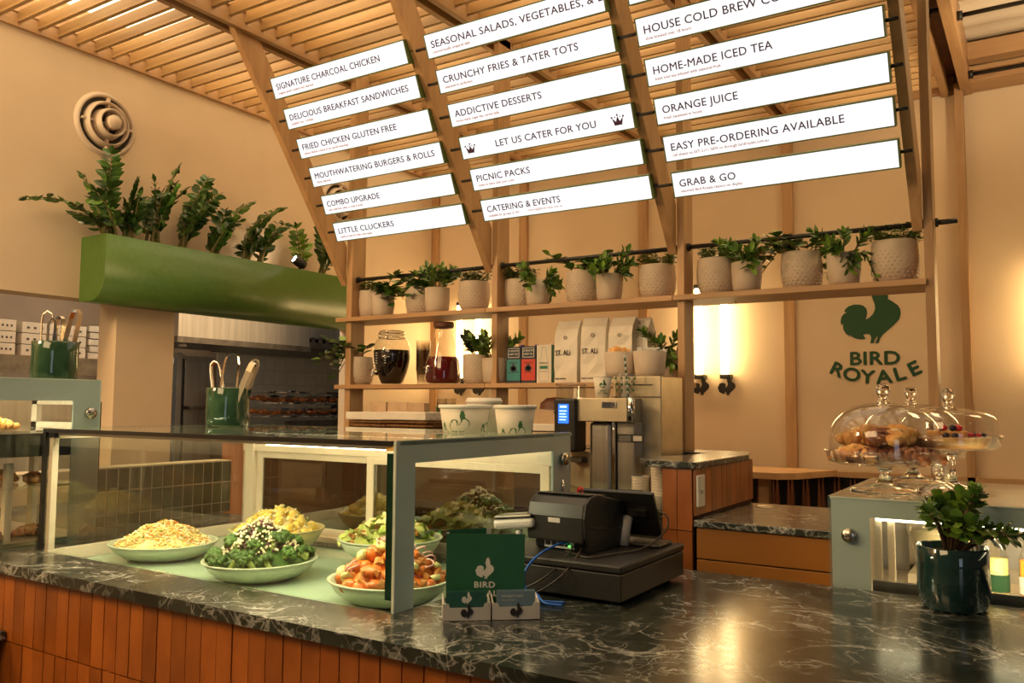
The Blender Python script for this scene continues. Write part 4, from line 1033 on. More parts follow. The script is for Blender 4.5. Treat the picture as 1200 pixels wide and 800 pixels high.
t = thing('touch_screen', 'black tilted touch screen beside the receipt terminal', 'screen', (-1.02, 2.33, ZD))
T = TL(0.0, 0.02, 0.085) @ Matrix.Rotation(R(28), 4, 'X')
ob('screen_back', MB().box(-0.185, 0.045, -0.007, 0.007, -0.065, 0.085, T=T), 'black_plastic', t, bev=0.003)
ob('screen_face', MB().box(-0.180, 0.040, 0.0072, 0.0080, -0.060, 0.080, T=T), 'black_seal', t)
ob('hinge_bar', MB().box(-0.07, 0.015, -0.016, -0.0072, 0.010, 0.030, T=T), 'steel_dark', t)
ob('stand_neck', MB().tube([(-0.052, -0.02, 0.0), (-0.052, -0.01, 0.045), (-0.052, 0.01, 0.08)], 0.018, 14), 'grey_plastic', t)
ob('stand_base', MB().box(-0.10, 0.06, -0.02, 0.09, 0, 0.012), 'black_plastic', t, bev=0.004)
t = thing('card_reader', 'pale grey card reader with dark top left of the terminal', 'card reader', (-1.330, 2.105, 0.981), R(8))
ob('stand', MB().lathe([(0, 0), (0.026, 0), (0.024, 0.008), (0.010, 0.014), (0.008, 0.14), (0.012, 0.155), (0, 0.158)], 18, (0.02, 0.0, 0)), 'grey_plastic', t)
T = TL(0.0, 0, 0.182) @ Matrix.Rotation(R(-6), 4, 'Y')
ob('body', MB().box(-0.055, 0.075, -0.026, 0.05, -0.022, 0.006, T=T), 'grey_plastic', t, bev=0.010)
ob('keypad_cover', MB().box(-0.050, 0.070, -0.024, 0.048, 0.006, 0.018, T=T), 'steel_dark', t, bev=0.006)
ob('front_lamp', MB().lathe([(0, 0.0), (0.007, 0.0), (0.005, 0.006), (0, 0.008)], 10, (-0.03, -0.02, 0.133)), 'grey_plastic', t)
def cable(name, pts, r, m, lab):
    # smooth a few control points
    P = [Vector(p) for p in pts]; out = []
    for i in range(len(P) - 1):
        a, b, c, d = P[max(i - 1, 0)], P[i], P[i + 1], P[min(i + 2, len(P) - 1)]
        for k in range(6):
            u = k / 6
            out.append(0.5 * ((2 * b) + (c - a) * u + (2 * a - 5 * b + 4 * c - d) * u * u + (3 * b - a - 3 * c + d) * u ** 3))
    out.append(P[-1])
    return tag(ob(name, MB().tube(out, r, 7), m), lab, 'cable', 'cables behind the till')
cable('network_cable', [(-1.162, 2.132, 1.108), (-1.165, 2.085, 1.112), (-1.175, 1.995, 1.095), (-1.195, 1.955, 1.055), (-1.190, 1.950, 1.010), (-1.150, 1.945, 0.987), (-1.08, 1.965, 0.985)], 0.0032, 'cable_blue', 'bright blue network cable looping down from the terminal')
cable('network_cable', [(-1.22, 1.975, 0.99), (-1.17, 1.965, 0.999), (-1.12, 1.93, 0.986), (-1.07, 1.935, 0.985)], 0.0032, 'cable_blue', 'short blue cable lying on the marble behind the menu card')
cable('power_cable', [(-1.145, 2.133, 1.10), (-1.130, 2.08, 1.09), (-1.14, 1.995, 1.05), (-1.20, 1.975, 1.01), (-1.28, 1.95, 0.990)], 0.0026, 'cable_dark', 'dark cable hanging from the terminal nearest the blue one')
cable('power_cable', [(-1.115, 2.133, 1.10), (-1.095, 2.06, 1.088), (-1.10, 1.99, 1.05), (-1.17, 1.97, 1.00), (-1.26, 1.93, 0.988)], 0.0026, 'cable_dark', 'dark cable looping widest below the terminal')
cable('power_cable', [(-1.16, 2.12, 1.089), (-1.06, 2.06, 1.089), (-1.03, 2.13, 1.090), (-0.99, 2.24, 1.092), (-0.962, 2.31, 1.115), (-0.945, 2.345, 1.150), (-0.952, 2.350, 1.180), (-0.978, 2.350, 1.188)], 0.0028, 'cable_dark', 'cable running across the drawer to the touch screen')

# ------------------------------------------------------------------ leaves and plants
def leaf_mesh(L, Wd, fold=0.25, droop=0.15, tip=0.5, n=6):
    b = MB(); vs = []; fs = []
    for i in range(n + 1):
        u = i / n
        w = Wd / 2 * (math.sin(PI * u ** (0.6 + tip * 0.4)) ** 0.8 if 0 < u < 1 else 0.03)
        z = -droop * L * u * u
        vs += [(-w, L * u, z + fold * w), (0, L * u, z), (w, L * u, z + fold * w)]
    for i in range(n):
        fs += [(i * 3, i * 3 + 1, i * 3 + 4, i * 3 + 3), (i * 3 + 1, i * 3 + 2, i * 3 + 5, i * 3 + 4)]
    return b.add(vs, fs, True)
def orient(p, d, upv=(0, 0, 1), roll=0.0, s=1.0):
    y = Vector(d).normalized(); z = Vector(upv); z = (z - y * z.dot(y))
    z = z.normalized() if z.length > 1e-4 else Vector((1, 0, 0)); x = y.cross(z)
    m = Matrix(((x.x, y.x, z.x, 0), (x.y, y.y, z.y, 0), (x.z, y.z, z.z, 0), (0, 0, 0, 1)))
    return Matrix.Translation(p) @ m @ Matrix.Rotation(roll, 4, 'Y') @ Matrix.Scale(s, 4)
LM = {}
def leafo(kind, m, parent, p, d, roll=0.0, s=1.0, upv=(0, 0, 1)):
    if (kind, m) not in LM:
        q = {'zz': (0.064, 0.033, 0.3, 0.12, 0.7), 'round': (0.052, 0.046, 0.20, 0.1, 1.0), 'jade': (0.031, 0.024, 0.18, 0.0, 2.3),
             'rubber': (0.075, 0.036, 0.3, 0.12, 0.3), 'succ': (0.044, 0.019, 0.4, -0.1, 1.3)}[kind]
        LM[(kind, m)] = leaf_mesh(*q).mesh('leaf'); LM[(kind, m)].materials.append(M[m])
    o = bpy.data.objects.new('leaf', LM[(kind, m)]); C.objects.link(o); o.parent = parent
    o.matrix_local = orient(p, d, upv, roll, s)
    return o

def jade_plant():
    x, y, z = -0.218, 2.492, 0.981
    t = thing('jade_plant', 'bushy green jade plant in a dark teal glazed pot on the counter', 'plant', (x, y, z))
    r, h = 0.086, 0.158
    wob = lambda a, zz: -0.09 * math.exp(-((a - 5.75) / 0.35) ** 2) * math.exp(-((zz - 0.055) / 0.05) ** 2) + 0.008 * math.sin(3 * a)
    ob('pot', MB().lathe([(0, 0), (r * 0.86, 0), (r * 0.93, 0.012), (r, 0.05), (r * 0.99, 0.11), (r, h), (r * 0.97, h + 0.003), (r * 0.93, h), (r * 0.9, 0.03), (0, 0.03)], 48, wob=wob), 'teal_glaze', t)
    ob('soil', MB().lathe([(0, 0.146), (r * 0.92, 0.142)], 20), 'soil', t)
    rn = random.Random(12); nl = 0
    for k in range(27):
        az = k * 2.4; u0 = ((k * 0.618) % 1); el = -0.25 + 1.7 * u0
        c = Vector((0.035, 0.012, 0.215))
        d = Vector((math.cos(az) * math.cos(el), math.sin(az) * math.cos(el), math.sin(el)))
        p2 = c + Vector((d.x * 0.125, d.y * 0.115, d.z * 0.085)) * rn.uniform(0.72, 1.05)
        p0 = Vector((0.012 * math.cos(az), 0.012 * math.sin(az), 0.14)); p1 = (p0 + p2) / 2 + Vector((0, 0, 0.02))
        st = ob('stem', MB().tube([p0, p1, p2], [0.005, 0.004, 0.0025], 6), 'brown_stem', t)
        ax = (p2 - p1).normalized(); s1 = ax.cross(Vector((0, 0, 1))); s1 = s1.normalized() if s1.length > .05 else Vector((1, 0, 0)); s2 = ax.cross(s1)
        for i in range(11):
            j = i // 2; p = p2 - ax * (0.011 * j); sg = 1 if i % 2 else -1
            sd = (s1 if j % 2 else s2) * sg
            dd = ax if i == 10 else sd + ax * (0.9 - 0.10 * j)
            if i == 10: p = p2
            leafo('jade', rn.choice(('leaf_mid', 'leaf_mid', 'leaf_light', 'leaf_zz')), st, p, dd, rn.uniform(-.4, .4), rn.uniform(0.95, 1.3), ax * 0.4 + Vector((0, 0, 1)))
jade_plant()

def planted_pot(x, y, z, big, kind, lab, seed, grp='potted plants on the top shelf', lean=None, size=1.0):
    rn = random.Random(seed)
    t = thing('potted_plant', lab, 'plant', (x, y, z), rn.uniform(0, 6.28) * 0, grp)
    if big:
        r, h = 0.0865 * size, 0.165 * size
        prof = [(0, 0), (r * 0.72, 0), (r * 0.86, h * 0.12), (r * 0.97, h * 0.35), (r * 1.0, h * 0.6), (r * 0.97, h * 0.86), (r * 0.96, h * 0.97), (r * 0.93, h), (r * 0.88, h * 0.97), (r * 0.86, h * 0.8), (0, h * 0.8)]
        ob('pot', MB().lathe(prof, 36), 'pot', t)
        dm = MB()                                    # rows of raised dimples round the pot
        for row in range(9):
            zz = h * (0.14 + 0.085 * row)
            rr = r * (0.86 + 0.14 * math.sin(min(1, zz / (h * 0.6)) * PI / 2)) if zz < h * 0.6 else r * (1.0 - 0.10 * ((zz / h - 0.6) / 0.4) ** 1.5)
            for k in range(26):
                a = 2 * PI * (k + 0.5 * (row % 2)) / 26
                cx, cy = math.cos(a), math.sin(a); w = 0.0075
                tg = Vector((-cy, cx, 0)); p = Vector((cx * rr, cy * rr, zz)); nn = Vector((cx, cy, 0))
                dm.add([p - tg * w - nn * 0.002, p + Vector((0, 0, -0.0042)) - nn * 0.001, p + tg * w - nn * 0.002, p + Vector((0, 0, 0.0042)) - nn * 0.001, p + nn * 0.0030],
                       [(0, 1, 4), (1, 2, 4), (2, 3, 4), (3, 0, 4)])
        ob('raised_pattern', dm, 'pot', t, kind='stuff')
    else:
        r, h = 0.0665 * size, 0.132 * size
        prof = [(0, 0), (r * 0.75, 0), (r * 0.9, h * 0.12), (r * 0.97, h * 0.4), (r, h), (r * 0.96, h + 0.001), (r * 0.93, h * 0.85), (0, h * 0.85)]
        ob('pot', MB().lathe(prof, 32), 'pot', t)
    ob('soil', MB().lathe([(0, h * 0.9), (r * 0.9, h * 0.86)], 16), 'soil', t)
    top = Vector((0, 0, h * 0.9)); ld = Vector(lean) if lean else Vector((0, 0, 0))
    if kind == 'herb':
        b = MB(); st = MB(); n = 64
        for k in range(n):
            a = rn.uniform(0, 6.28); rr = r * 0.85 * math.sqrt(rn.random()); p0 = top + Vector((rr * math.cos(a), rr * math.sin(a), 0))
            out = Vector((math.cos(a), math.sin(a), 0)) * rn.uniform(0.0, 0.05) + ld * rn.uniform(0, 1); H = rn.uniform(0.035, 0.09)
            p1 = p0 + out * 0.4 + Vector((0, 0, H * 0.7)); p2 = p0 + out + Vector((0, 0, H * (0.9 - 6 * out.length ** 2 * 3)))
            st.tube([p0, p1, p2], 0.0011, 4, False)
            for i in range(9):
                u = 0.25 + 0.75 * i / 8; q = p0.lerp(p1, u * 2) if u < .5 else p1.lerp(p2, u * 2 - 1)
                th = i * 2.4 + rn.random(); d = Vector((math.cos(th), math.sin(th), rn.uniform(-.1, .5)))
                lb = leaf_mesh(0.019, 0.014, 0.2, 0.1, 1.0, 3); T = orient(q, d, s=rn.uniform(.8, 1.3))
                b.add([T @ Vector(v) for v in lb.v], lb.f, True)
        ob('stems', st, 'stem', t, kind='stuff')
        ob('foliage', b, rn.choice(('leaf_mid', 'leaf_mid', 'leaf_light')), t, kind='stuff')
    elif kind == 'succ':
        n = 12
        for k in range(n):
            a = rn.uniform(0, 6.28); d = Vector((math.cos(a), math.sin(a), 0)); L = rn.uniform(0.05, 0.11)
            p0 = top + d * r * 0.4; hang = 0.0
            if lean: d = (d + ld * 14).normalized(); hang = rn.uniform(0, 1)
            p1 = p0 + d * L * 0.5 + Vector((0, 0, L * (0.75 - 0.6 * hang))); p2 = p1 + d * L * 0.45 + Vector((0, 0, L * (0.35 - 1.7 * hang)))
            stt = ob('stem', MB().tube([p0 - Vector((0, 0, .01)), p1, p2], 0.003, 5), 'stem', t)
            for i in range(13):
                u = 0.30 + 0.70 * i / 12; q = p0.lerp(p1, u * 2) if u < .5 else p1.lerp(p2, u * 2 - 1)
                th = i * 2.4; ax = (p2 - p0).normalized(); s1 = ax.orthogonal().normalized(); s2 = ax.cross(s1)
                leafo('succ', rn.choice(('leaf_mid', 'leaf_light', 'leaf_mid')), stt, q, s1 * math.cos(th) + s2 * math.sin(th) + ax * 0.9, 0, rn.uniform(.9, 1.25), ax)
    elif kind in ('round', 'rubber'):
        n = 13 if kind == 'round' else 7
        for k in range(n):
            a = rn.uniform(0, 6.28); d = Vector((math.cos(a), math.sin(a), 0)); L = rn.uniform(0.08, 0.15)
            p0 = top + d * r * 0.3; hang = rn.uniform(0, .35)
            if lean and k % 2 == 0: d = (d * 0.5 + ld.normalized()).normalized(); hang = rn.uniform(0.4, 1.0); L = ld.length
            if kind == 'rubber': hang = 0; L *= 0.7; d = d * 0.5
            p1 = p0 + d * L * 0.55 + Vector((0, 0, L * (0.65 - 0.3 * hang))); p2 = p1 + d * L * 0.6 + Vector((0, 0, L * (0.25 - 1.1 * hang)))
            stt = ob('stem', MB().tube([p0 - Vector((0, 0, .01)), p1, p2], 0.0024, 5), 'brown_stem' if kind == 'round' else 'stem', t)
            nn = 8 if kind == 'round' else 6
            for i in range(nn):
                u = 0.25 + 0.75 * i / (nn - 1); q = p0.lerp(p1, u * 2) if u < .5 else p1.lerp(p2, u * 2 - 1)
                ax = (p2 - p0).normalized(); sd = ax.cross(Vector((0, 0, 1)))
                sd = (sd.normalized() if sd.length > .1 else Vector((1, 0, 0))) * (1 if i % 2 else -1)
                dd = sd + ax * 0.5 + Vector((0, 0, rn.uniform(-.3, .6)))
                if i == nn - 1: dd = ax
                leafo(kind, {'round': rn.choice(('leaf_mid', 'leaf_zz', 'leaf_light')), 'rubber': 'leaf_dark'}[kind], stt, q, dd, rn.uniform(-.5, .5), rn.uniform(0.85, 1.25))
    return t
# ------------------------------------------------------------------ timber shelving frame with slanted braces
sf = thing('shelving_frame', 'tall oak shelving frame with slanted braces carrying signs and plants', 'shelving')
PX = (-3.440, -2.414, -1.397, -0.379)
for i, x in enumerate(PX):
    ob('post', MB().box(x, x + 0.034 + (0.008 if i == 0 else 0), 3.60, 3.715, 1.30 if i < 3 else 0.0, 3.46), 'oak_z', sf, bev=0.002)
    ob('slanted_brace', MB().prism([(2.72, 3.45), (3.60, 2.19), (3.60, 2.42), (2.885, 3.45)], x - 0.040, x - 0.002, plane='yz'), 'oak_z', sf, bev=0.002)
for xa, xb in ((-3.500, -2.440), (-2.437, -1.413), (-1.410, -0.372)):
    ob('top_shelf', MB().box(xa, xb, 3.575, 3.845, 1.977, 2.001), 'oak_x', sf, bev=0.0015)
for xa, xb in ((-3.500, -2.440), (-2.437, -1.40)):
    ob('middle_shelf', MB().box(xa, xb, 3.575, 3.845, 1.587, 1.610), 'oak_x', sf, bev=0.0015)
for i, (xa, xb) in enumerate(((-3.39, -2.42), (-2.375, -1.40), (-1.358, -0.383), (-0.34, -0.262))):
    b = MB().tube([(xa, 3.64, 2.226), (xb, 3.64, 2.226)], 0.0105, 10).tube([(xa, 3.64, 2.226), (xa + 0.010, 3.64, 2.226)], 0.019, 12)
    if i < 3: b.tube([(xb - 0.010, 3.64, 2.226), (xb, 3.64, 2.226)], 0.019, 12)
    ob('rail', b, 'black_metal', sf)

# ------------------------------------------------------------------ lit menu signs
SIGNS = [
    (-3.3293, -2.4428, (2.891, 3.1725), (0.0946, -0.1338), [
        ('SIGNATURE CHARCOAL CHICKEN', 'original spiced, cooked over charcoal'),
        ('DELICIOUS BREAKFAST SANDWICHES', 'available 7am - 10:30am'),
        ('FRIED CHICKEN GLUTEN FREE', 'always chicken cooked in our special seasoning'),
        ('MOUTHWATERING BURGERS & ROLLS', 'classic delicious'),
        ('COMBO UPGRADE', 'add small fries, salad, or soda & drink'),
        ('LITTLE CLUCKERS', 'meals to keep the little ones happy')]),
    (-2.3148, -1.4253, (2.8841, 3.1617), (0.0924, -0.1322), [
        ('SEASONAL SALADS, VEGETABLES, & BAKES', 'sourced locally, prepared daily'),
        ('CRUNCHY FRIES & TATER TOTS', 'seasoned to perfection'),
        ('ADDICTIVE DESSERTS', 'house made, sugar hits, served daily'),
        ('LET US CATER FOR YOU', ''),
        ('PICNIC PACKS', 'made to share with your crew'),
        ('CATERING & EVENTS', 'available for groups of 10+            catering@birdroyale.com.au')]),
    (-1.3002, -0.4245, (2.8388, 3.1351), (0.0916, -0.1312), [
        ('', ''),
        ('HOUSE COLD BREW COFFEE', 'slow brewed over 18 hours'),
        ('HOME-MADE ICED TEA', 'fresh iced tea infused with seasonal fruit'),
        ('ORANGE JUICE', 'fresh squeezed in house'),
        ('EASY PRE-ORDERING AVAILABLE', 'call ahead on (07) 2111 5870 or through birdroyale.com.au'),
        ('GRAB & GO', 'assorted Bird Royale classics on display')])]
SW = {'SIGNATURE CHARCOAL CHICKEN': .700, 'DELICIOUS BREAKFAST SANDWICHES': .800, 'FRIED CHICKEN GLUTEN FREE': .650, 'MOUTHWATERING BURGERS & ROLLS': .815,
      'COMBO UPGRADE': .380, 'LITTLE CLUCKERS': .400, 'SEASONAL SALADS, VEGETABLES, & BAKES': .98, 'CRUNCHY FRIES & TATER TOTS': .70, 'ADDICTIVE DESSERTS': .47,
      'LET US CATER FOR YOU': .52, 'PICNIC PACKS': .30, 'CATERING & EVENTS': .41, 'HOUSE COLD BREW COFFEE': .62, 'HOME-MADE ICED TEA': .47,
      'ORANGE JUICE': .31, 'EASY PRE-ORDERING AVAILABLE': .68, 'GRAB & GO': .24}
def crown(w, m, T, parent):
    b = MB()
    pts = [(-0.30, 0), (0.30, 0), (0.42, 0.52), (0.17, 0.28), (0.0, 0.62), (-0.17, 0.28), (-0.42, 0.52)]
    # built of convex pieces
    for tri in ([(-0.30, 0), (0.30, 0), (0.36, 0.27), (-0.36, 0.27)], [(-0.36, 0.25), (-0.14, 0.25), (-0.44, 0.56)], [(0.36, 0.25), (0.14, 0.25), (0.44, 0.56)],
                [(-0.16, 0.25), (0.16, 0.25), (0.0, 0.66)]):
        b.prism([(x * w, y * w) for x, y in tri], -0.0006, 0.0006, T=T)
    for cx, cy in ((-0.46, 0.60), (0.46, 0.60), (0.0, 0.74), (-0.20, 0.60) , (0.20, 0.60)):
        r = 0.075 if abs(cx) != 0.20 else 0.05
        b.prism([((cx + r * math.cos(a * PI / 5)) * w, (cy + r * math.sin(a * PI / 5)) * w) for a in range(10)], -0.0006, 0.0006, T=T)
    return ob('crown_print', b, m, parent)
for ci, (xa, xb, (ya, za), (dy, dz), rows) in enumerate(SIGNS):
    for k, (head, sub) in enumerate(rows):
        y, z = ya + dy * k, za + dz * k
        ang = math.atan2(0.041, 0.093)
        # local frame: x along the sign, y up its face, z out of its face
        Tm = Matrix.Translation((xa, y, z)) @ Matrix.Rotation(R(90) + ang, 4, 'X').inverted().inverted()
        ux = Vector((1, 0, 0)); uy = Vector((0, -math.sin(ang), math.cos(ang))); uz = ux.cross(uy)
        Tm = Matrix(((ux.x, uy.x, uz.x, xa), (ux.y, uy.y, uz.y, y), (ux.z, uy.z, uz.z, z), (0, 0, 0, 1)))
        L = xb - xa; H = 0.1005
        if head: lab = 'lit white menu sign reading %s' % head
        else: lab = 'cut-off lit sign above the cold brew sign at the top edge'
        t = thing('menu_sign', lab, 'sign', (xa, y, z), 0, 'lit menu signs between the slanted braces')
        TI = Matrix.Translation((-xa, -y, -z)) @ Tm
        ob('casing', MB().box(-0.004, L + 0.004, -H - 0.004, 0.004, -0.042, -0.001, T=TI), 'sign_green', t)
        ob('lit_face', MB().box(0, L, -H, 0, -0.001, 0.0006, T=TI), 'sign_face', t)
        fr = MB().box(-0.0045, L + 0.0045, -0.0005, 0.0045, -0.001, 0.002, T=TI).box(-0.0045, L + 0.0045, -H - 0.0045, -H + 0.0005, -0.001, 0.002, T=TI)
        fr.box(-0.0045, 0.0005, -H, 0, -0.001, 0.002, T=TI).box(L - 0.0005, L + 0.0045, -H, 0, -0.001, 0.002, T=TI)
        ob('edge_frame', fr, 'sign_green', t)
        for s_ in (0, 1):
            x0 = L if s_ else -0.085
            b = MB().tube([TI @ Vector((x0, -H / 2, -0.035)), TI @ Vector((x0 + (0.020 if s_ and ci < 2 else 0.045 if s_ else 0.083), -H / 2, -0.035))], 0.007, 8)
            ob('mounting_rod', b, 'black_metal', t)
        if head:
            big = 0.043
            if head.startswith('LET US'):
                o = text('lettering', head, big, 'sign_text', Matrix.Identity(4), t, 0.0005, 'LEFT', 1.0, 0.00045, 1.05)
                xx = L * 0.22
                crown(0.058, 'sign_text', TI @ TL(0.052, -0.078, 0.0012), t); crown(0.058, 'sign_text', TI @ TL(L - 0.07, -0.078, 0.0012), t)
                yy = -0.070
            else:
                o = text('lettering', head, big, 'sign_text', Matrix.Identity(4), t, 0.0005, 'LEFT', 1.0, 0.00045, 1.05); xx, yy = 0.028, -0.060
            xs = [v.co.x for v in o.data.vertices]; w = max(xs) - min(xs)
            o.data.transform(TI @ TL(xx, yy, 0.0011) @ Matrix.Diagonal((SW[head] / w, 1, 1, 1)) @ TL(-min(xs), 0, 0))
            if 'catering@' in sub:
                text('small_lettering', 'catering@birdroyale.com.au', 0.0165, 'sign_small', TI @ TL(0.255, -0.082, 0.0011), t, 0.0004, 'LEFT')
                sub = 'available for groups of 10+'
            if sub: text('small_lettering', sub, 0.0165, 'sign_small', TI @ TL(0.030, -0.084, 0.0011), t, 0.0004, 'LEFT', 1.0, 0.0002)

# ------------------------------------------------------------------ wall logo
lg = thing('wall_logo', 'deep green rooster emblem and shop name painted on the back wall', 'logo', (-0.921, 5.698, 1.905))
rooster('rooster', 0.358, 0.002, 'logo_green', TL(0.0, 0, 0.0) @ FRONT, lg)
text('lettering', 'BIRD', 0.118, 'logo_green', TL(0.020, -0.001, -0.135) @ FRONT, lg, 0.001, 'CENTER', 1.15, 0.0030, 1.05)
for i, ch in enumerate('ROYALE'):
    a = R((-26, -15.5, -5, 5.5, 15.5, 25.5)[i]); rad = 0.56
    T = TL(0.022 + rad * math.sin(a), -0.001, -0.255 + rad * (1 - math.cos(a)) * 1.0) @ FRONT @ Matrix.Rotation(a, 4, 'Z')
    text('lettering', ch, 0.118, 'logo_green', T, lg, 0.001, 'CENTER', 1.15, 0.0035)

# ------------------------------------------------------------------ tube lights on the back wall
for i, (x, w) in enumerate(((-4.085, 'left tube light of the pair behind the red drink jar'), (-3.900, 'right tube light of the pair behind the red drink jar'),
                            (-2.025, 'left tube light of the pair beside the green wall logo'), (-1.842, 'right tube light of the pair beside the green wall logo'),
                            (0.05, 'left tube light of the pair near the right picture edge'), (0.235, 'right tube light of the pair near the right picture edge'))):
    t = thing('tube_light', 'glowing vertical ' + w if len(w) < 70 else w, 'light', (x, 5.62, 1.70), 0, 'vertical tube lights on the back wall')
    ob('tube', MB().tube([(0, 0, 0.02), (0, 0, 0.62)], 0.026, 16), 'tube', t)
    ob('socket', MB().box(-0.034, 0.034, -0.01, 0.07, -0.012, 0.018), 'black_metal', t, bev=0.003)
    rooster('rooster_fitting', 0.12, 0.012, 'black_metal', TL(0.01, 0.0, -0.125) @ FRONT, t)
    ob('upper_socket', MB().box(-0.034, 0.034, -0.01, 0.07, 0.62, 0.65), 'black_metal', t, bev=0.003)

# ------------------------------------------------------------------ shelf plants
TS, MS = 2.0015, 1.6105
P = planted_pot
P(-3.360, 3.735, TS, True, 'herb', 'dimpled pot of trailing herb at the left end of the top shelf', 201, lean=(0.05, -0.03, 0))
P(-3.212, 3.665, TS, False, 'round', 'plain pot of round-leaved plant second on the top shelf', 202, lean=(0.10, -0.02, 0))
P(-3.000, 3.745, TS, True, 'round', 'dimpled pot of round-leaved plant behind the first bay succulent', 203, lean=(0.04, -0.04, 0))
P(-2.820, 3.665, TS, False, 'succ', 'plain pot of pointed succulent in the first bay', 204, size=1.05)
P(-2.606, 3.715, TS, True, 'herb', 'dimpled pot of small-leaved herb just left of the second post', 205)
P(-2.330, 3.735, TS, True, 'herb', 'dimpled pot of small-leaved herb just right of the second post', 206, size=0.95)
P(-2.170, 3.665, TS, False, 'succ', 'plain pot of spilling succulent left in the second bay', 207, lean=(0.03, -0.03, 0))
P(-1.940, 3.715, TS, True, 'round', 'large dimpled pot with broad round leaves mid second bay', 208, lean=(0.12, -0.04, 0))
P(-1.768, 3.665, TS, False, 'succ', 'plain pot of succulent beside the broad round leaves', 209, lean=(0.04, -0.02, 0))
P(-1.540, 3.715, TS, True, 'herb', 'dimpled pot of thyme-like herb just left of the third post', 210)
P(-1.250, 3.715, TS, True, 'herb', 'dimpled pot of herb just right of the third post', 211, size=1.03)
P(-1.095, 3.660, TS, False, 'succ', 'plain pot whose succulent spills over the shelf edge', 212, lean=(-0.04, -0.06, 0))
P(-0.872, 3.715, TS, True, 'round', 'dimpled pot with long trailing round-leaved stems in the third bay', 213, lean=(-0.17, -0.06, 0))
P(-0.690, 3.670, TS, False, 'succ', 'plain pot with one tall succulent stem in the third bay', 214, size=1.03, lean=(0.02, -0.03, 0))
P(-0.500, 3.715, TS, True, 'herb', 'dimpled pot of dense herb at the right end of the top shelf', 215, size=1.07)
g2 = 'potted plants on the middle shelf'
P(-3.425, 3.705, MS, True, 'round', 'dimpled pot trailing round leaves at the left end of the middle shelf', 216, g2, lean=(-0.17, -0.06, 0))
P(-2.590, 3.735, MS, True, 'rubber', 'dimpled pot of dark pointed leaves beside the red drink jar', 217, g2, size=0.97)
P(-2.432, 3.660, MS, False, 'succ', 'plain pot of succulent beside the teal carton', 218, g2)
P(-1.500, 3.740, MS, False, 'succ', 'plain pot of succulent behind the coffee grinder bins', 219, g2, size=1.1, lean=(0.04, -0.02, 0))

# ------------------------------------------------------------------ middle shelf goods
t = thing('drink_dispenser', 'large clip-lid glass jar of nearly black drink with a tap', 'jar', (-3.175, 3.705, MS))
r = 0.108
prof = [(0, 0), (0.055, 0), (0.066, 0.012), (0.088, 0.07), (r, 0.14), (r, 0.20), (0.094, 0.250), (0.070, 0.275), (0.066, 0.285)]
ob('glass_jar', MB().lathe(prof, 36), 'jar_glass', t)
ob('drink', MB().lathe([(0, 0.006), (0.052, 0.006), (0.062, 0.016), (0.085, 0.07), (r - 0.004, 0.14), (r - 0.004, 0.198), (0, 0.198)], 36), 'coffee', t)
ob('lid', MB().lathe([(0, 0.315), (0.060, 0.313), (0.070, 0.305), (0.072, 0.292), (0.072, 0.285), (0, 0.285)], 32), 'jar_glass', t)
b = MB()
for zz, rr in ((0.290, 0.074), (0.270, 0.076), (0.306, 0.070)):
    b.tube([(rr * math.cos(a * PI / 16), rr * math.sin(a * PI / 16), zz) for a in range(33)], 0.0032, 6, False)
b.tube([(0.03, -0.07, 0.300), (0.034, -0.082, 0.285), (0.03, -0.076, 0.262)], 0.003, 6).tube([(-0.03, -0.07, 0.300), (-0.034, -0.082, 0.285), (-0.03, -0.076, 0.262)], 0.003, 6)
ob('clip_wire', b, 'chrome', t)
b = MB().tube([(-0.035, -0.085, 0.062), (-0.040, -0.125, 0.062)], 0.010, 10).tube([(-0.040, -0.120, 0.066), (-0.040, -0.126, 0.038)], 0.006, 8).tube([(-0.062, -0.118, 0.082), (-0.018, -0.118, 0.082)], 0.005, 8)
b.tube([(-0.040, -0.118, 0.062), (-0.040, -0.118, 0.084)], 0.005, 8)
ob('tap', b, 'chrome', t)
for k, (a, w) in enumerate(((-1.75, 5), (-1.2, 4))):
    b = MB()
    for q in range(w):
        b.box(math.cos(a) * r * 1.002 - 0.008, math.cos(a) * r * 1.002 + 0.006 - 0.002 * (q % 2), math.sin(a) * r * 1.012 - 0.001, math.sin(a) * r * 1.012, 0.12 + 0.014 * q, 0.124 + 0.014 * q)
    ob('embossed_mark', b, 'grey_plastic', t)
t = thing('drink_carafe', 'flared glass carafe of red tea with dark stopper and tap', 'carafe', (-2.800, 3.700, MS))
prof = [(0, 0), (0.080, 0), (0.096, 0.010), (0.100, 0.030), (0.094, 0.12), (0.058, 0.25), (0.050, 0.31), (0.052, 0.322)]
ob('glass_body', MB().lathe(prof, 36), 'jar_glass', t)
ob('drink', MB().lathe([(0, 0.006), (0.078, 0.006), (0.092, 0.012), (0.096, 0.032), (0.090, 0.12), (0.079, 0.150), (0, 0.150)], 36), 'red_tea', t)
ob('stopper', MB().lathe([(0, 0.345), (0.056, 0.343), (0.057, 0.318), (0.050, 0.310), (0, 0.310)], 28), 'cork', t)
b = MB().tube([(-0.020, -0.085, 0.072), (-0.022, -0.122, 0.072)], 0.009, 10).tube([(-0.022, -0.118, 0.074), (-0.022, -0.124, 0.050)], 0.0055, 8).tube([(-0.044, -0.116, 0.090), (0.0, -0.116, 0.096)], 0.005, 8).tube([(-0.022, -0.116, 0.07), (-0.022, -0.116, 0.094)], 0.005, 8)
ob('tap', b, 'chrome', t)
t = thing('clear_cup_stack', 'tall stack of clear plastic cups between the two drink jars', 'cups', (-3.005, 3.780, MS))
for k in range(12):
    ob('cup', MB().lathe([(0.0, 0.002), (0.030, 0.002), (0.042, 0.098), (0.044, 0.10)], 20, (0, 0, 0.014 * k)), 'plastic_clear', t)
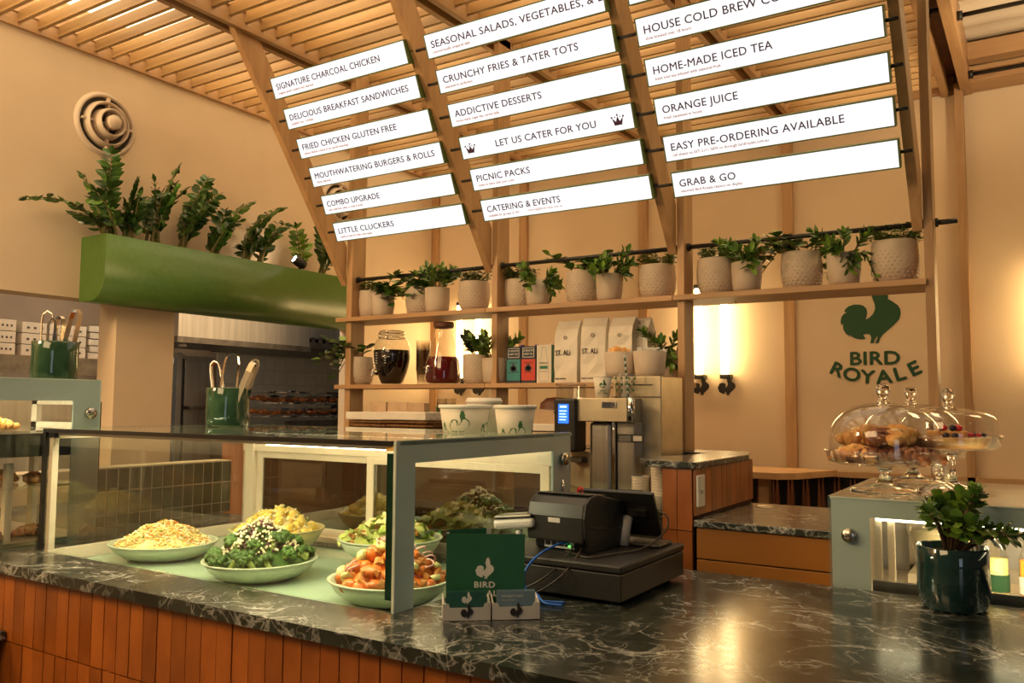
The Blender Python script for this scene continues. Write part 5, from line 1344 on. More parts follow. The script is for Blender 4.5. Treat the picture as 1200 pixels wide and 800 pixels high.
def carton_box(x, w, h, z, main, lab, kind, d=0.085, y=3.66):
    t = thing('milk_carton', lab, 'carton', (x, y, z), 0, 'cartons on the middle shelf')
    if kind == 'alt':
        ob('body', MB().box(0, w, 0, d, 0, h), 'carton_navy', t, bev=0.002)
        ob('label_panel', MB().box(0.002, w - 0.002, -0.0008, 0, h * 0.08, h * 0.65), main, t)
        b = MB(); a0, a1, c0, c1 = w * 0.10, w * 0.90, h * 0.70, h * 0.96; e = 0.003
        b.box(a0, a1, -0.001, 0, c0, c0 + e).box(a0, a1, -0.001, 0, c1 - e, c1).box(a0, a0 + e, -0.001, 0, c0, c1).box(a1 - e, a1, -0.001, 0, c0, c1)
        ob('printed_border', b, 'card_print', t)
        text('lettering', 'ALTERNATIVE', 0.013, 'card_print', TL(w / 2, -0.0012, h * 0.86) @ FRONT, t, 0.0002, 'CENTER', 0.72, 0.0003)
        text('lettering', 'DAIRY CO.', 0.013, 'card_print', TL(w / 2, -0.0012, h * 0.77) @ FRONT, t, 0.0002, 'CENTER', 0.9, 0.0003)
        text('lettering', 'BARISTA', 0.014, 'print_black', TL(w / 2, -0.0012, h * 0.53) @ FRONT, t, 0.0002, 'CENTER', 0.9)
        text('lettering', 'OAT MILK' if main == 'carton_red' else 'ALMOND MILK', 0.013, 'print_black', TL(w / 2, -0.0012, h * 0.28) @ FRONT, t, 0.0002, 'CENTER', 0.75)
        b = MB(); rn = random.Random(3)
        for cx, cz in ((0.38, .40), (0.62, .40), (0.5, .46), (0.5, .38)): b.prism([(w * cx + 0.011 * math.cos(q), h * cz + 0.013 * math.sin(q)) for q in [i * PI / 5 for i in range(10)]], -0.0014, -0.0008, plane='xz')
        ob('printed_nuts', b, 'carton_navy', t)
    else:
        ob('body', MB().box(0, w, 0, d, 0, h), 'paper', t, bev=0.002)
        ob('side_panel', MB().box(w, w + 0.0008, 0.002, d - 0.002, 0.002, h - 0.002), 'carton_green', t)
        pts = [(0.36, .93), (0.36, .80), (0.33, .70), (0.22, .58), (0.18, .48), (0.18, .08), (0.24, .05), (0.76, .05), (0.82, .08), (0.82, .48), (0.78, .58), (0.67, .70), (0.64, .80), (0.64, .93), (0.36, .93)]
        ob('bottle_outline', MB().tube([(w * a, -0.0006, h * b_) for a, b_ in pts], 0.0009, 4), 'bag_fold', t)
        text('lettering', 'MILKLAB', 0.013, 'print_black', TL(w * 0.22, -0.001, h * 0.50) @ FRONT, t, 0.0002, 'LEFT', 0.9)
        ob('green_band', MB().box(w * 0.22, w * 0.76, -0.001, 0, h * 0.37, h * 0.45), 'carton_green', t)
        text('lettering', 'almond milk', 0.009, 'bag_fold', TL(w * 0.22, -0.001, h * 0.29) @ FRONT, t, 0.0002, 'LEFT', 1.0)
    ob('cap', MB().lathe([(0, 0.0), (0.012, 0), (0.012, 0.010), (0, 0.010)], 14, (w * 0.75, d * 0.6, h)), 'cap_blue' if kind == 'alt' else 'white_plastic', t)
carton_box(-2.358, 0.086, 0.190, MS, 'carton_teal', 'navy and teal milk carton on the middle shelf', 'alt')
carton_box(-2.268, 0.086, 0.190, MS, 'carton_red', 'navy and red milk carton on the middle shelf', 'alt')
carton_box(-2.176, 0.086, 0.195, MS, None, 'white milk carton with a bottle outline beside the coffee bags', 'lab')
def coffee_bag(x, w, h, lab, seed, show=True, dy=0.0):
    rn = random.Random(seed)
    t = thing('coffee_bag', lab, 'bag', (x, 3.70 + dy, MS), R(rn.uniform(-4, 4)), 'white coffee bags on the middle shelf')
    vs = []; fs = []; n = 7
    for i in range(n + 1):
        u = i / n; d = 0.048 * (1 - max(0, (u - 0.72) / 0.28) ** 1.6 * 0.94); ww = w / 2 * (1 - 0.02 * u)
        z = h * u
        for (a, b_) in ((-1, -1), (-0.33, -1.06), (0.33, -1.06), (1, -1), (0.93, 0), (1, 1), (0, 1.05), (-1, 1), (-0.93, 0)):
            vs.append((ww * a + rn.uniform(-.002, .002), d * b_ + rn.uniform(-.003, .003) * (0 < i < n), z + rn.uniform(-.002, .002)))
    for i in range(n):
        for j in range(9): fs.append((i * 9 + j, i * 9 + (j + 1) % 9, (i + 1) * 9 + (j + 1) % 9, (i + 1) * 9 + j))
    fs += [tuple(range(8, -1, -1)), tuple(n * 9 + j for j in range(9))]
    ob('bag_body', MB().add(vs, fs, False), 'bag_white', t, bev=0.003)
    ob('valve', MB().lathe([(0.006, 0), (0.010, 0), (0.010, 0.003), (0.006, 0.003)], 16, T=TL(0.0, -0.052, h * 0.72) @ FRONT), 'bag_fold', t)
    text('lettering', 'ST. ALi', 0.036, 'print_black', TL(-w * 0.42, -0.0545, h * 0.44) @ FRONT, t, 0.0005, 'LEFT', 0.80, 0.0006)
    text('lettering', 'WIDE AWAKE', 0.011, 'print_black', TL(-w * 0.44, -0.0540, h * 0.055) @ FRONT, t, 0.0003, 'LEFT', 0.9, 0.0002)
coffee_bag(-2.003, 0.132, 0.312, 'white coffee bag beside the white milk carton', 301)
coffee_bag(-1.856, 0.132, 0.322, 'white coffee bag in the middle of the front three', 302)
coffee_bag(-1.705, 0.132, 0.315, 'white coffee bag partly hidden by the bin of wooden spoons', 303)
coffee_bag(-1.640, 0.110, 0.312, 'white coffee bag at the back, rightmost of the row', 304, False, 0.055)
# ------------------------------------------------------------------ green planter on the left wall
t = thing('wall_planter', 'long leaf green metal planter box fixed to the left wall', 'planter', (-4.43, 2.565, 2.045))
prof = [(0, 0.0), (0.11, 0.0)] + [(0.11 + 0.122 * math.sin(a), 0.135 - 0.135 * math.cos(a)) for a in [PI / 2 * i / 14 for i in range(1, 15)]] + [(0.232, 0.355), (0, 0.355)]
ob('box', MB().prism(prof, 0.0, 1.97, plane='xz', smooth=True), 'green_paint', t)
ob('soil', MB().box(0.01, 0.222, 0.01, 1.96, 0.352, 0.357), 'soil', t)
CL = [((2.644, 2.401), [(2.185, 2.523), (2.609, 2.85), (2.485, 2.697), (2.557, 2.587)]),
      ((2.755, 2.411), [(2.783, 2.733), (2.737, 2.601), (2.82, 2.66)]),
      ((2.915, 2.414), [(3.008, 2.861), (2.873, 2.754), (2.948, 2.67), (3.05, 2.74)]),
      ((3.114, 2.411), [(3.246, 2.855), (3.312, 2.774), (3.146, 2.634), (3.20, 2.74)]),
      ((3.327, 2.403), [(3.542, 2.768), (3.392, 2.683), (3.352, 2.567)]),
      ((3.555, 2.41), [(3.719, 2.679), (3.824, 2.798), (3.654, 2.537)]),
      ((3.694, 2.414), [(3.80, 2.616), (3.89, 2.707)]),
      ((4.044, 2.418), [(3.987, 2.694), (4.085, 2.61)]),
      ((4.254, 2.424), [(4.194, 2.732), (4.391, 2.692), (4.309, 2.554)])]
ZL = ['leafy arching plant at the near end of the green planter, one frond reaching far left', 'short upright plant second from the near end of the green planter',
      'tall bushy plant third from the near end of the green planter', 'tall plant with spread fronds fourth from the near end of the planter',
      'plant with a broad leaning frond mid green planter', 'plant with a long low stem just before the planter gap', 'small dark plant left of the planter spotlight',
      'single light green frond beside the planter spotlight', 'feathery plant at the far end of the planter behind the slanted brace']
rn = random.Random(77)
for ci, ((by, bz), tips) in enumerate(CL):
    t = thing('leafy_plant', ZL[ci], 'plant', (-4.315, by, 2.40), 0, 'arching plants in the green planter')
    extra = [(by + (ty - by) * 0.55 + rn.uniform(-.05, .05), 2.40 + (tz - 2.40) * rn.uniform(.6, .85)) for ty, tz in tips if ci not in (7,)]
    for (ty, tz) in tips + extra:
        b0 = Vector((rn.uniform(-.03, .05), rn.uniform(-.03, .03), 0.0)); tip = Vector((rn.uniform(-0.02, 0.10), ty - by, tz - 2.40))
        L = (tip - b0).length
        mid = (b0 + tip) / 2 + Vector((0, -(tip.y) * 0.20, 0.10 * L + 0.22 * abs(tip.y)))
        pts = [b0.lerp(mid, u).lerp(mid.lerp(tip, u), u) for u in [i / 12 for i in range(13)]]
        rs = [0.0105 - 0.0085 * i / 12 for i in range(13)]
        st = ob('stem', MB().tube(pts, rs, 7), 'stem', t)
        npair = max(6, int(L / 0.034))
        sidev = Vector((rn.uniform(.2, 1), rn.uniform(-.8, .8), 0)).normalized()
        for i in range(npair):
            u = 0.22 + 0.78 * i / (npair - 1); k = min(11, int(u * 12)); f_ = u * 12 - k
            q = pts[k].lerp(pts[k + 1], min(1, f_)); ax = (pts[k + 1] - pts[k]).normalized()
            sd = (sidev - ax * sidev.dot(ax)).normalized()
            sc_ = (0.65 + 0.55 * math.sin(PI * min(1, u * 0.9))) * rn.uniform(.85, 1.15)
            m_ = rn.choice(('leaf_zz', 'leaf_zz', 'leaf_zz', 'leaf_mid')) if ci != 7 else 'leaf_light'
            for s_ in (-1, 1):
                leafo('zz', m_, st, q, sd * s_ + ax * rn.uniform(.3, .9) + Vector((0, 0, rn.uniform(-.2, .3))), rn.uniform(-.8, .8), sc_, ax.cross(sd) * s_ + ax * .3)
        leafo('zz', 'leaf_zz', st, pts[-1], (pts[-1] - pts[-2]).normalized(), 0, 0.8)
t = thing('planter_spotlight', 'small black spotlight with glowing lens in the green planter', 'spotlight', (-4.25, 3.99, 2.402))
T = TL(0.0, 0, 0.055) @ Matrix.Rotation(R(62), 4, 'X') @ Matrix.Rotation(R(-14), 4, 'Y')
ob('housing', MB().lathe([(0, -0.045), (0.026, -0.045), (0.034, -0.02), (0.034, 0.05), (0.028, 0.05), (0.028, 0.042), (0, 0.042)], 22, T=T), 'black_metal', t)
ob('lens', MB().lathe([(0, 0.044), (0.0275, 0.044)], 20, T=T), 'spot_lens', t)
ob('bracket', MB().tube([(0, 0, 0), (0, 0, 0.03)], 0.007, 8), 'black_metal', t)
spot_light('planter_spot_light', (-4.26, 3.93, 2.475), (-4.43, 3.60, 2.52), 1.6, 110, 1.0, (1, 0.78, 0.48), 0.02)

# ------------------------------------------------------------------ back bar, island, cabinet
def tile_run(parent, x0, x1, y, z0, z1, m='terracotta', w=0.0605, seed=1, face='front'):
    rn = random.Random(seed); me = MB().box(0, w - 0.0022, -0.008, 0, 0, z1 - z0).mesh('tile')
    n = max(1, round((x1 - x0) / w)); w2 = (x1 - x0) / n
    for i in range(n):
        if face == 'front': link('tile', me, m, parent, loc=(x0 + w2 * i, y - rn.uniform(0, .001), z0))
        else: link('tile', me, m, parent, loc=(y + rn.uniform(0, .001), x0 + w2 * i, z0), rot=(0, 0, R(90)))
bb = thing('back_bar', 'terracotta tiled back bar under the oak shelving', 'bar')
ob('carcass', MB().box(-4.10, -1.82, 3.29, 3.80, 0, 1.275), 'grout', bb)
ob('marble_top', MB().box(-4.12, -1.82, 3.26, 3.82, 1.275, 1.300), 'marble', bb, bev=0.002)
ob('lower_carcass', MB().box(-1.82, -1.205, 3.10, 3.80, 0, 1.065), 'steel_dark', bb)
ob('lower_top', MB().box(-1.82, -1.205, 3.07, 3.80, 1.065, 1.090), 'marble', bb)
ob('riser', MB().box(-1.60, -1.20, 3.57, 3.78, 1.09, 1.27), 'steel_warm', bb)
tile_run(bb, -4.10, -1.83, 3.289, 1.052, 1.273, seed=5)
tile_run(bb, -4.10, -1.83, 3.289, 0.812, 1.049, seed=6)

isl = thing('tiled_island', 'terracotta tiled plinth with green marble slab beside the grinder', 'island')
ob('carcass', MB().box(-1.19, -1.079, 2.919, 3.62, 0, 1.276), 'grout', isl)
ob('marble_slab', MB().prism([(-1.335, 3.03), (-1.255, 2.895), (-1.060, 2.895), (-1.050, 3.50), (-1.12, 3.74), (-1.55, 3.74), (-1.55, 3.52), (-1.22, 3.50)], 1.276, 1.300), 'marble', isl, bev=0.003)
for z0, z1 in ((1.055, 1.274), (0.815, 1.052), (0.575, 0.812)):
    tile_run(isl, -1.192, -1.078, 2.918, z0, z1, w=0.057, seed=int(z0 * 100))
    if z0 > 1.05: tile_run(isl, 2.916, 3.62, -1.078, 1.108 if z0 > 1.05 else z0, z1, w=0.0585, seed=9, face='side')
t = thing('wall_switch', 'white switch plate on the side of the tiled plinth', 'switch', (-1.069, 2.955, 1.195))
ob('plate', MB().box(0, 0.010, -0.036, 0.036, -0.057, 0.057), 'white_plastic', t, bev=0.004)
ob('rocker', MB().box(0.010, 0.0145, -0.009, 0.009, -0.010, 0.006), 'grey_plastic', t, bev=0.002)
cb = thing('low_cabinet', 'ochre orange cabinet with marble top behind the counter', 'cabinet')
ob('marble_top', MB().box(-1.069, -0.565, 2.895, 3.56, 1.072, 1.096), 'marble', cb, bev=0.003)
ob('body', MB().box(-1.068, -0.565, 2.930, 3.55, 0.05, 1.070), 'grout', cb)
for i, x in enumerate((-1.064,)):
    w = 0.497
    ob('drawer_front', MB().box(x, x + w, 2.910, 2.930, 0.962, 1.068), 'cabinet', cb, bev=0.001)
    ob('door', MB().box(x, x + w, 2.910, 2.930, 0.40, 0.957), 'cabinet', cb, bev=0.001)
    ob('lower_door', MB().box(x, x + w, 2.910, 2.930, 0.06, 0.395), 'cabinet', cb, bev=0.001)
tag(ob('cable_grommet', MB().lathe([(0, 0.004), (0.032, 0.004), (0.038, 0.0)], 24, (-0.97, 3.44, 1.0965)), 'steel_warm'), 'small round brass-coloured grommet set in the cabinet top', 'grommet')

tb = thing('timber_table', 'pale oak bar table with splayed leg in the nook', 'table', (-1.55, 5.0, 0))
ob('tabletop', MB().prism([(-1.2, -0.02), (0.22, -0.02), (0.31, 0.05), (0.46, 0.46), (-1.2, 0.46)], 1.075, 1.115), 'oak_x', tb, bev=0.003)
ob('leg', MB().prism([(0.00, 0.0), (0.07, 0.0), (-0.06, 1.075), (-0.16, 1.075)][::-1], 0.10, 0.15, T=None, plane='xz'), 'oak_z', tb)
ob('leg', MB().box(0.06, 0.12, 0.16, 0.22, 0, 1.075), 'oak_z', tb)
ob('leg', MB().box(-1.1, -1.04, 0.16, 0.22, 0, 1.075), 'oak_z', tb)
wn = bpy.data.objects.new('trim_6', None); C.objects.link(wn); wn['kind'] = 'structure'
ob('backing', MB().box(-4.3, -0.42, 5.64, 5.662, 0.30, 1.06), 'black_seal', wn)
ob('cap_rail', MB().box(-4.3, 0.10, 5.60, 5.664, 1.060, 1.095), 'oak_x', wn)
x = -2.4; k = 0
while x < -0.44:
    dx = 0.022 if k % 2 else -0.022
    ob('slat', MB().prism([(x - 0.011 + dx, 0.32), (x + 0.011 + dx, 0.32), (x + 0.011 - dx, 1.055), (x - 0.011 - dx, 1.055)], 5.61, 5.64, plane='xz'), 'walnut', wn)
    x += 0.048; k += 1

# ------------------------------------------------------------------ things on the back bar
def basket(x0, x1, y0, y1, h, lab):
    t = thing('wicker_basket', lab, 'basket', ((x0 + x1) / 2, (y0 + y1) / 2, 1.3005)); w, d = (x1 - x0) / 2, (y1 - y0) / 2
    b = MB(); rows = 8
    for j in range(rows):
        pts = []; n = 60
        for i in range(n + 1):
            u = (i / n) * 4; s_ = int(u) % 4; f_ = u - int(u)
            cx, cy = ((-w, -d), (w, -d), (w, d), (-w, d), (-w, -d))[s_]; ex, ey = ((-w, -d), (w, -d), (w, d), (-w, d), (-w, -d))[s_ + 1]
            o_ = 0.004 * math.sin(i * PI / 2 + j * PI)
            px, py = cx + (ex - cx) * f_, cy + (ey - cy) * f_
            px += o_ if s_ % 2 else 0; py += o_ if s_ % 2 == 0 else 0
            pts.append((px, py, 0.010 + (h - 0.012) * j / (rows - 1)))
        b.tube(pts, 0.008, 5, False)
    ob('weave', b, 'wicker', t)
    ob('liner_cuff', MB().box(-w - 0.017, w + 0.010, -d - 0.017, d + 0.014, h * 0.80, h + 0.012), 'bag_white', t, bev=0.004)
    return t
basket(-3.165, -2.905, 3.36, 3.56, 0.145, 'long wicker basket with linen cuff next to the first post')
basket(-2.895, -2.640, 3.35, 3.56, 0.148, 'wicker basket with linen cuff left of the tub')
basket(-2.225, -1.900, 3.36, 3.56, 0.10, 'low wicker basket holding paper bags by the bean hopper')
for k, (x, w, h) in enumerate(((-3.10, .12, .21), (-2.975, .14, .208), (-2.84, .12, .206))):
    o = ob('paper_bag', MB().prism([(0, 0), (w, 0), (w - 0.004, h - 0.10), (0.004, h - 0.098)], 0, 0.05, plane='xz'), 'kraft', loc=(x, 3.44, 1.400), bev=0.002)
    tag(o, '%s flat kraft paper bag standing in the basket row' % ('leftmost', 'middle', 'rightmost')[k], 'paper bag', 'kraft bags in the first baskets')
o = ob('paper_bag', MB().prism([(0, 0), (0.30, 0), (0.27, 0.10), (0.0, 0.12)], 0, 0.10, plane='xz'), 'kraft', loc=(-2.21, 3.42, 1.372), bev=0.003)
tag(o, 'large crumpled kraft bag beside the bean hopper', 'paper bag')
for i, (x, y) in enumerate(((-2.745, 3.62), (-2.685, 3.62))):
    t = thing('printed_cup_stack', ('left' if i == 0 else 'right') + ' stack of clear cups with green print below the middle shelf', 'cups', (x, y, 1.3005))
    for k in range(7): ob('cup', MB().lathe([(0, 0.002), (0.022, 0.002), (0.029, 0.085), (0.031, 0.087)], 18, (0, 0, 0.024 * k)), 'plastic_clear', t)
    b = MB()
    for q in range(7):
        for k in range(6):
            a = 2 * PI * q / 7 + k * .5; rr = 0.0285; b.box(math.cos(a) * rr - 0.004, math.cos(a) * rr + 0.004, math.sin(a) * rr - 0.004, math.sin(a) * rr + 0.004, 0.05 + 0.024 * k, 0.066 + 0.024 * k)
    ob('green_print', b, 'print_green', t)
t = thing('stick_tub', 'pale tub holding brown sticks behind the rooster tubs', 'tub', (-2.28, 3.50, 1.3005))
ob('body', MB().lathe([(0, 0), (0.075, 0), (0.095, 0.13), (0.09, 0.13), (0.07, 0.01), (0, 0.01)], 28), 'paper', t)
b = MB(); rn = random.Random(5)
for k in range(40):
    a = rn.uniform(0, 6.28); q = rn.uniform(0, .07); b.box(q * math.cos(a) - .004, q * math.cos(a) + .004, q * math.sin(a) - .003, q * math.sin(a) + .003, 0.02, 0.135 + rn.uniform(0, .025))
ob('sticks', b, 'walnut', t, kind='stuff')
t = thing('dark_jug', 'rounded dark brown jug behind the bean hopper', 'jug', (-2.06, 3.66, 1.3005))
ob('body', MB().lathe([(0, 0), (0.085, 0), (0.09, 0.15), (0.08, 0.21), (0.05, 0.235), (0, 0.24)], 28), 'cork', t)

# coffee machine
gm = thing('coffee_grinder', 'tall satin steel coffee grinder with a blue display', 'grinder', (0, 0, 0))
ob('main_body', MB().box(-1.540, -1.322, 3.22, 3.46, 1.0905, 1.622), 'steel_warm', gm, bev=0.004)
ob('top_seam', MB().box(-1.541, -1.321, 3.215, 3.22, 1.534, 1.538).box(-1.48, -1.36, 3.2135, 3.218, 1.585, 1.589), 'steel_dark', gm)
ob('head', MB().box(-1.640, -1.410, 3.08, 3.22, 1.434, 1.530), 'steel_warm', gm, bev=0.003)
ob('head_corner', MB().tube([(-1.404, 3.10, 1.434), (-1.404, 3.10, 1.532)], 0.016, 14), 'chrome', gm)
ob('head_corner', MB().tube([(-1.636, 3.10, 1.434), (-1.636, 3.10, 1.532)], 0.016, 14), 'chrome', gm)
ob('display_housing', MB().box(-1.735, -1.632, 3.06, 3.16, 1.308, 1.528), 'black_plastic', gm, bev=0.008)
ob('display', MB().box(-1.712, -1.664, 3.0575, 3.0598, 1.425, 1.505), 'lcd', gm)
b = MB()
for k in range(4): b.box(-1.706, -1.676 + 0.004 * (k % 2), 3.0565, 3.0573, 1.438 + 0.012 * k, 1.4425 + 0.012 * k)
b.box(-1.704, -1.672, 3.0565, 3.0573, 1.490, 1.498)
ob('display_text', b, 'lcd_text', gm)
ob('column', MB().box(-1.600, -1.496, 3.115, 3.215, 1.0905, 1.434), 'steel', gm, bev=0.018)
ob('column_light', MB().box(-1.480, -1.400, 3.13, 3.22, 1.0905, 1.434), 'steel', gm, bev=0.006)
ob('column_rib', MB().box(-1.492, -1.482, 3.115, 3.20, 1.0905, 1.434), 'chrome', gm)
ob('badge', MB().box(-1.520, -1.455, 3.076, 3.0798, 1.490, 1.515), 'chrome', gm, bev=0.001)
text('lettering', 'XT5', 0.022, 'print_black', TL(-1.4875, 3.0755, 1.495) @ FRONT, gm, 0.0004, 'CENTER', 1.3, 0.0004)
ob('label_plate', MB().box(-1.475, -1.36, 3.1265, 3.1295, 1.352, 1.385), 'black_plastic', gm)
b = MB()
for k in range(4): b.box(-1.468, -1.415, 3.1255, 3.1263, 1.357 + .006 * k, 1.3585 + .006 * k)
b.box(-1.405, -1.367, 3.1255, 3.1263, 1.358, 1.379)
ob('label_print', b, 'grey_plastic', gm)
t = thing('coffee_machine', 'satin steel coffee machine with a round red badge beside the grinder', 'coffee machine', (0, 0, 0))
ob('front_panel', MB().box(-1.715, -1.620, 3.17, 3.19, 1.0905, 1.306), 'steel_warm', t, bev=0.003)
ob('body', MB().box(-1.812, -1.62, 3.19, 3.45, 1.0905, 1.300), 'steel_warm', t, bev=0.004)
ob('round_boss', MB().lathe([(0, 0), (0.045, 0), (0.045, 0.02), (0, 0.024)], 28, T=TL(-1.765, 3.189, 1.235) @ FRONT), 'chrome', t)
ob('red_badge', MB().lathe([(0.0, 0.0), (0.018, 0), (0.018, 0.002), (0, 0.002)], 24, T=TL(-1.665, 3.169, 1.14) @ FRONT), 'red', t)
rooster('badge_print', 0.020, 0.0006, 'print_black', TL(-1.665, 3.1665, 1.131) @ FRONT, t)
b = MB().tube([(-1.72, 3.10, 1.185), (-1.78, 3.12, 1.195), (-1.81, 3.14, 1.19)], 0.006, 8).tube([(-1.72, 3.10, 1.165), (-1.79, 3.12, 1.168)], 0.005, 8).tube([(-1.79, 3.17, 1.25), (-1.78, 3.12, 1.24)], 0.006, 8)
ob('steam_lever', b, 'black_plastic', t)
ob('group_head', MB().box(-1.70, -1.635, 3.12, 3.17, 1.262, 1.285), 'steel_dark', t, bev=0.003)
o = ob('red_tag', MB().prism([(-0.014, 0), (0.016, 0), (0.006, 0.055), (-0.006, 0.055)], 0, 0.004, plane='xz'), 'red', loc=(-1.700, 3.112, 1.228))
tag(o, 'small red tag hanging on the coffee machine', 'tag')
t = thing('bean_hopper', 'clear coffee bean hopper beside the blue display', 'hopper', (-1.765, 3.27, 1.3015))
ob('hopper_glass', MB().lathe([(0.040, 0.10), (0.062, 0.18), (0.068, 0.285), (0.070, 0.29)], 28), 'plastic_clear', t)
ob('hopper_fill', MB().lathe([(0, 0.10), (0.038, 0.10), (0.056, 0.165), (0.0, 0.170)], 24), 'kraft', t)  # brown solid filling the lower part of the hopper
ob('collar', MB().lathe([(0, 0), (0.05, 0), (0.05, 0.07), (0.042, 0.10), (0, 0.10)], 24), 'black_plastic', t)
ob('hopper_lid', MB().lathe([(0, 0.296), (0.070, 0.294), (0.072, 0.286)], 28), 'plastic_clear', t)
def bin_(x, lab, fill, z=1.6235, y=3.33):
    t = thing('serving_bin', lab, 'bin', (x, y, z))
    ob('body', MB().lathe([(0, 0), (0.058, 0), (0.064, 0.02), (0.071, 0.108), (0.067, 0.108), (0.055, 0.01), (0, 0.01)], 32), 'pot', t)
    rn = random.Random(int(x * -100)); b = MB()
    if fill == 'wood':
        for k in range(16):
            a = rn.uniform(0, 6.28); q = rn.uniform(0, .045); T = TL(q * math.cos(a), q * math.sin(a), 0.03) @ Matrix.Rotation(rn.uniform(-.3, .3), 4, 'X') @ Matrix.Rotation(rn.uniform(-.3, .3), 4, 'Y')
            b.box(-.008, .008, -.002, .002, 0, 0.085 + rn.uniform(0, .03), T=T)
        ob('wooden_spoons', b, 'pastry', t, kind='stuff')
    else:
        for k in range(26):
            a = rn.uniform(0, 6.28); q = rn.uniform(0, .05); T = TL(q * math.cos(a), q * math.sin(a), 0.085) @ Matrix.Rotation(rn.uniform(-.8, .8), 4, 'X') @ Matrix.Rotation(rn.uniform(-.8, .8), 4, 'Y')
            b.box(-.010, .010, -.002, .002, 0, 0.04, T=T)
        ob('sugar_sachets', b, 'card_print', t, kind='stuff')
        b2 = MB()
        for k in range(8):
            a = rn.uniform(0, 6.28); q = rn.uniform(0, .045); b2.blob((q * math.cos(a), q * math.sin(a), 0.115), 0.006, rn, 6, 4)
        ob('blue_sachets', b2, 'card_blue', t, kind='stuff')
bin_(-1.556, 'sand-coloured bin of wooden spoons on the grinder', 'wood')
bin_(-1.418, 'sand-coloured bin of white sachets on the grinder', 'sugar')
t = thing('paper_cup', 'white paper cup with green rooster print on the grinder head', 'cup', (-1.545, 3.135, 1.5312))
ob('body', MB().lathe([(0, 0), (0.028, 0), (0.039, 0.086), (0.036, 0.086), (0.026, 0.004), (0, 0.004)], 28), 'paper', t)
ob('rim', MB().tube([(0.0385 * math.cos(a * PI / 14), 0.0385 * math.sin(a * PI / 14), 0.087) for a in range(29)], 0.002, 6, False), 'paper', t)
o = rooster('printed_rooster', 0.030, 0.0003, 'print_green', Matrix.Identity(4), t)
for v in o.data.vertices:
    zz = v.co.y + 0.040; rad = 0.028 + 0.011 * zz / 0.086 + 0.0006 + (0.0004 if v.co.z > 0 else 0); aa = R(-63) + v.co.x / rad
    v.co = (rad * math.cos(aa), rad * math.sin(aa), zz)
for s, zz, sz in (('BIRD', 0.026, 0.010), ('ROYALE', 0.016, 0.010)):
    o = text('lettering', s, sz, 'print_green', Matrix.Identity(4), t, 0.0002, 'CENTER', 1.2)
    for v in o.data.vertices:
        z2 = v.co.y + zz; rad = 0.028 + 0.011 * z2 / 0.086 + 0.0006 + (0.0004 if v.co.z > 0 else 0); aa = R(-63) + v.co.x / rad
        v.co = (rad * math.cos(aa), rad * math.sin(aa), z2)
t = thing('clear_cup', 'clear plastic cup with a green striped straw on the grinder head', 'cup', (-1.450, 3.150, 1.5312))
ob('body', MB().lathe([(0, 0.002), (0.030, 0.002), (0.044, 0.10), (0.047, 0.101)], 28), 'plastic_clear', t)
b = MB(); g = MB()
for k in range(14):
    p = Vector((0.012, 0.0, 0.004)).lerp(Vector((0.000, -0.005, 0.175)), k / 14); q = Vector((0.012, 0.0, 0.004)).lerp(Vector((0.000, -0.005, 0.175)), (k + 1) / 14)
    (b if k % 2 else g).tube([p, q], 0.0042, 8)
ob('straw', b, 'card_print', t); ob('straw_stripes', g, 'print_green', t)
b = MB()
for k in range(8):
    a = k * PI / 4
    for zz in (0.03, 0.055, 0.08):
        rr = 0.031 + 0.014 * zz / 0.1; b.box(rr * math.cos(a) - .003, rr * math.cos(a) + .003, rr * math.sin(a) - .003, rr * math.sin(a) + .003, zz - .003, zz + .004)
ob('printed_marks', b, 'print_green', t)
for (x, y, n, lab) in ((-1.395, 3.165, 7, 'short stack of cream takeaway cups below the grinder'), (-1.300, 3.16, 11, 'taller stack of cream takeaway cups against the plinth')):
    t = thing('takeaway_cup_stack', lab, 'cups', (x, y, 1.0905), 0, None)
    for k in range(n):
        ob('cup', MB().lathe([(0, 0), (0.029, 0), (0.040, 0.055), (0.042, 0.058), (0.037, 0.058), (0, 0.004)], 24, (0, 0, 0.0115 * k)), 'paper', t)
t = thing('scale_tray', 'black rounded tray leaning beside the cup stacks', 'tray', (-1.46, 3.11, 1.0905))
ob('tray_back', MB().box(0.0, 0.10, 0.0, 0.010, 0, 0.075), 'black_plastic', t, bev=0.004)
t = thing('whisk_pot', 'tall pot of brown sticks behind the grinder', 'pot', (-1.46, 3.665, 1.3005))
ob('body', MB().lathe([(0, 0), (0.05, 0), (0.055, 0.14), (0.05, 0.14), (0.045, 0.01), (0, 0.01)], 24), 'pot', t)
b = MB(); rn = random.Random(15)
for k in range(24):
    a = rn.uniform(0, 6.28); q = rn.uniform(0, .04); b.tube([(q * math.cos(a), q * math.sin(a), .02), (q * 1.4 * math.cos(a), q * 1.4 * math.sin(a), 0.22 + rn.uniform(0, .04))], 0.004, 5)
ob('sticks', b, 'walnut', t, kind='stuff')

# ------------------------------------------------------------------ right-hand cake case
rc = thing('cake_case', 'low painted-glass cake case at the right behind the counter', 'display case', (0, 0, 0))
RX, RY, RZT = -0.548, 2.640, 1.236
ob('plinth', MB().box(RX + 0.01, 0.95, RY + 0.01, 3.40, 0, 0.90), 'cabinet', rc)
e = MB().box(RX, RX + 0.105, RY, RY + 0.008, 0.90, RZT).box(RX + 0.105, 0.95, RY, RY + 0.008, 1.180, RZT)
ob('front_panel', e, 'frit', rc)
ob('front_pane', MB().box(RX + 0.105, 0.95, RY + 0.002, RY + 0.006, 0.90, 1.180), 'glass', rc)
ob('top_glass', MB().box(RX, 0.95, RY + 0.009, 3.42, RZT - 0.009, RZT), 'glass_top', rc)
ob('top_inner_frit', MB().box(RX + 0.01, RX + 0.05, RY + 0.01, 3.40, RZT - 0.014, RZT - 0.0095), 'frit', rc)
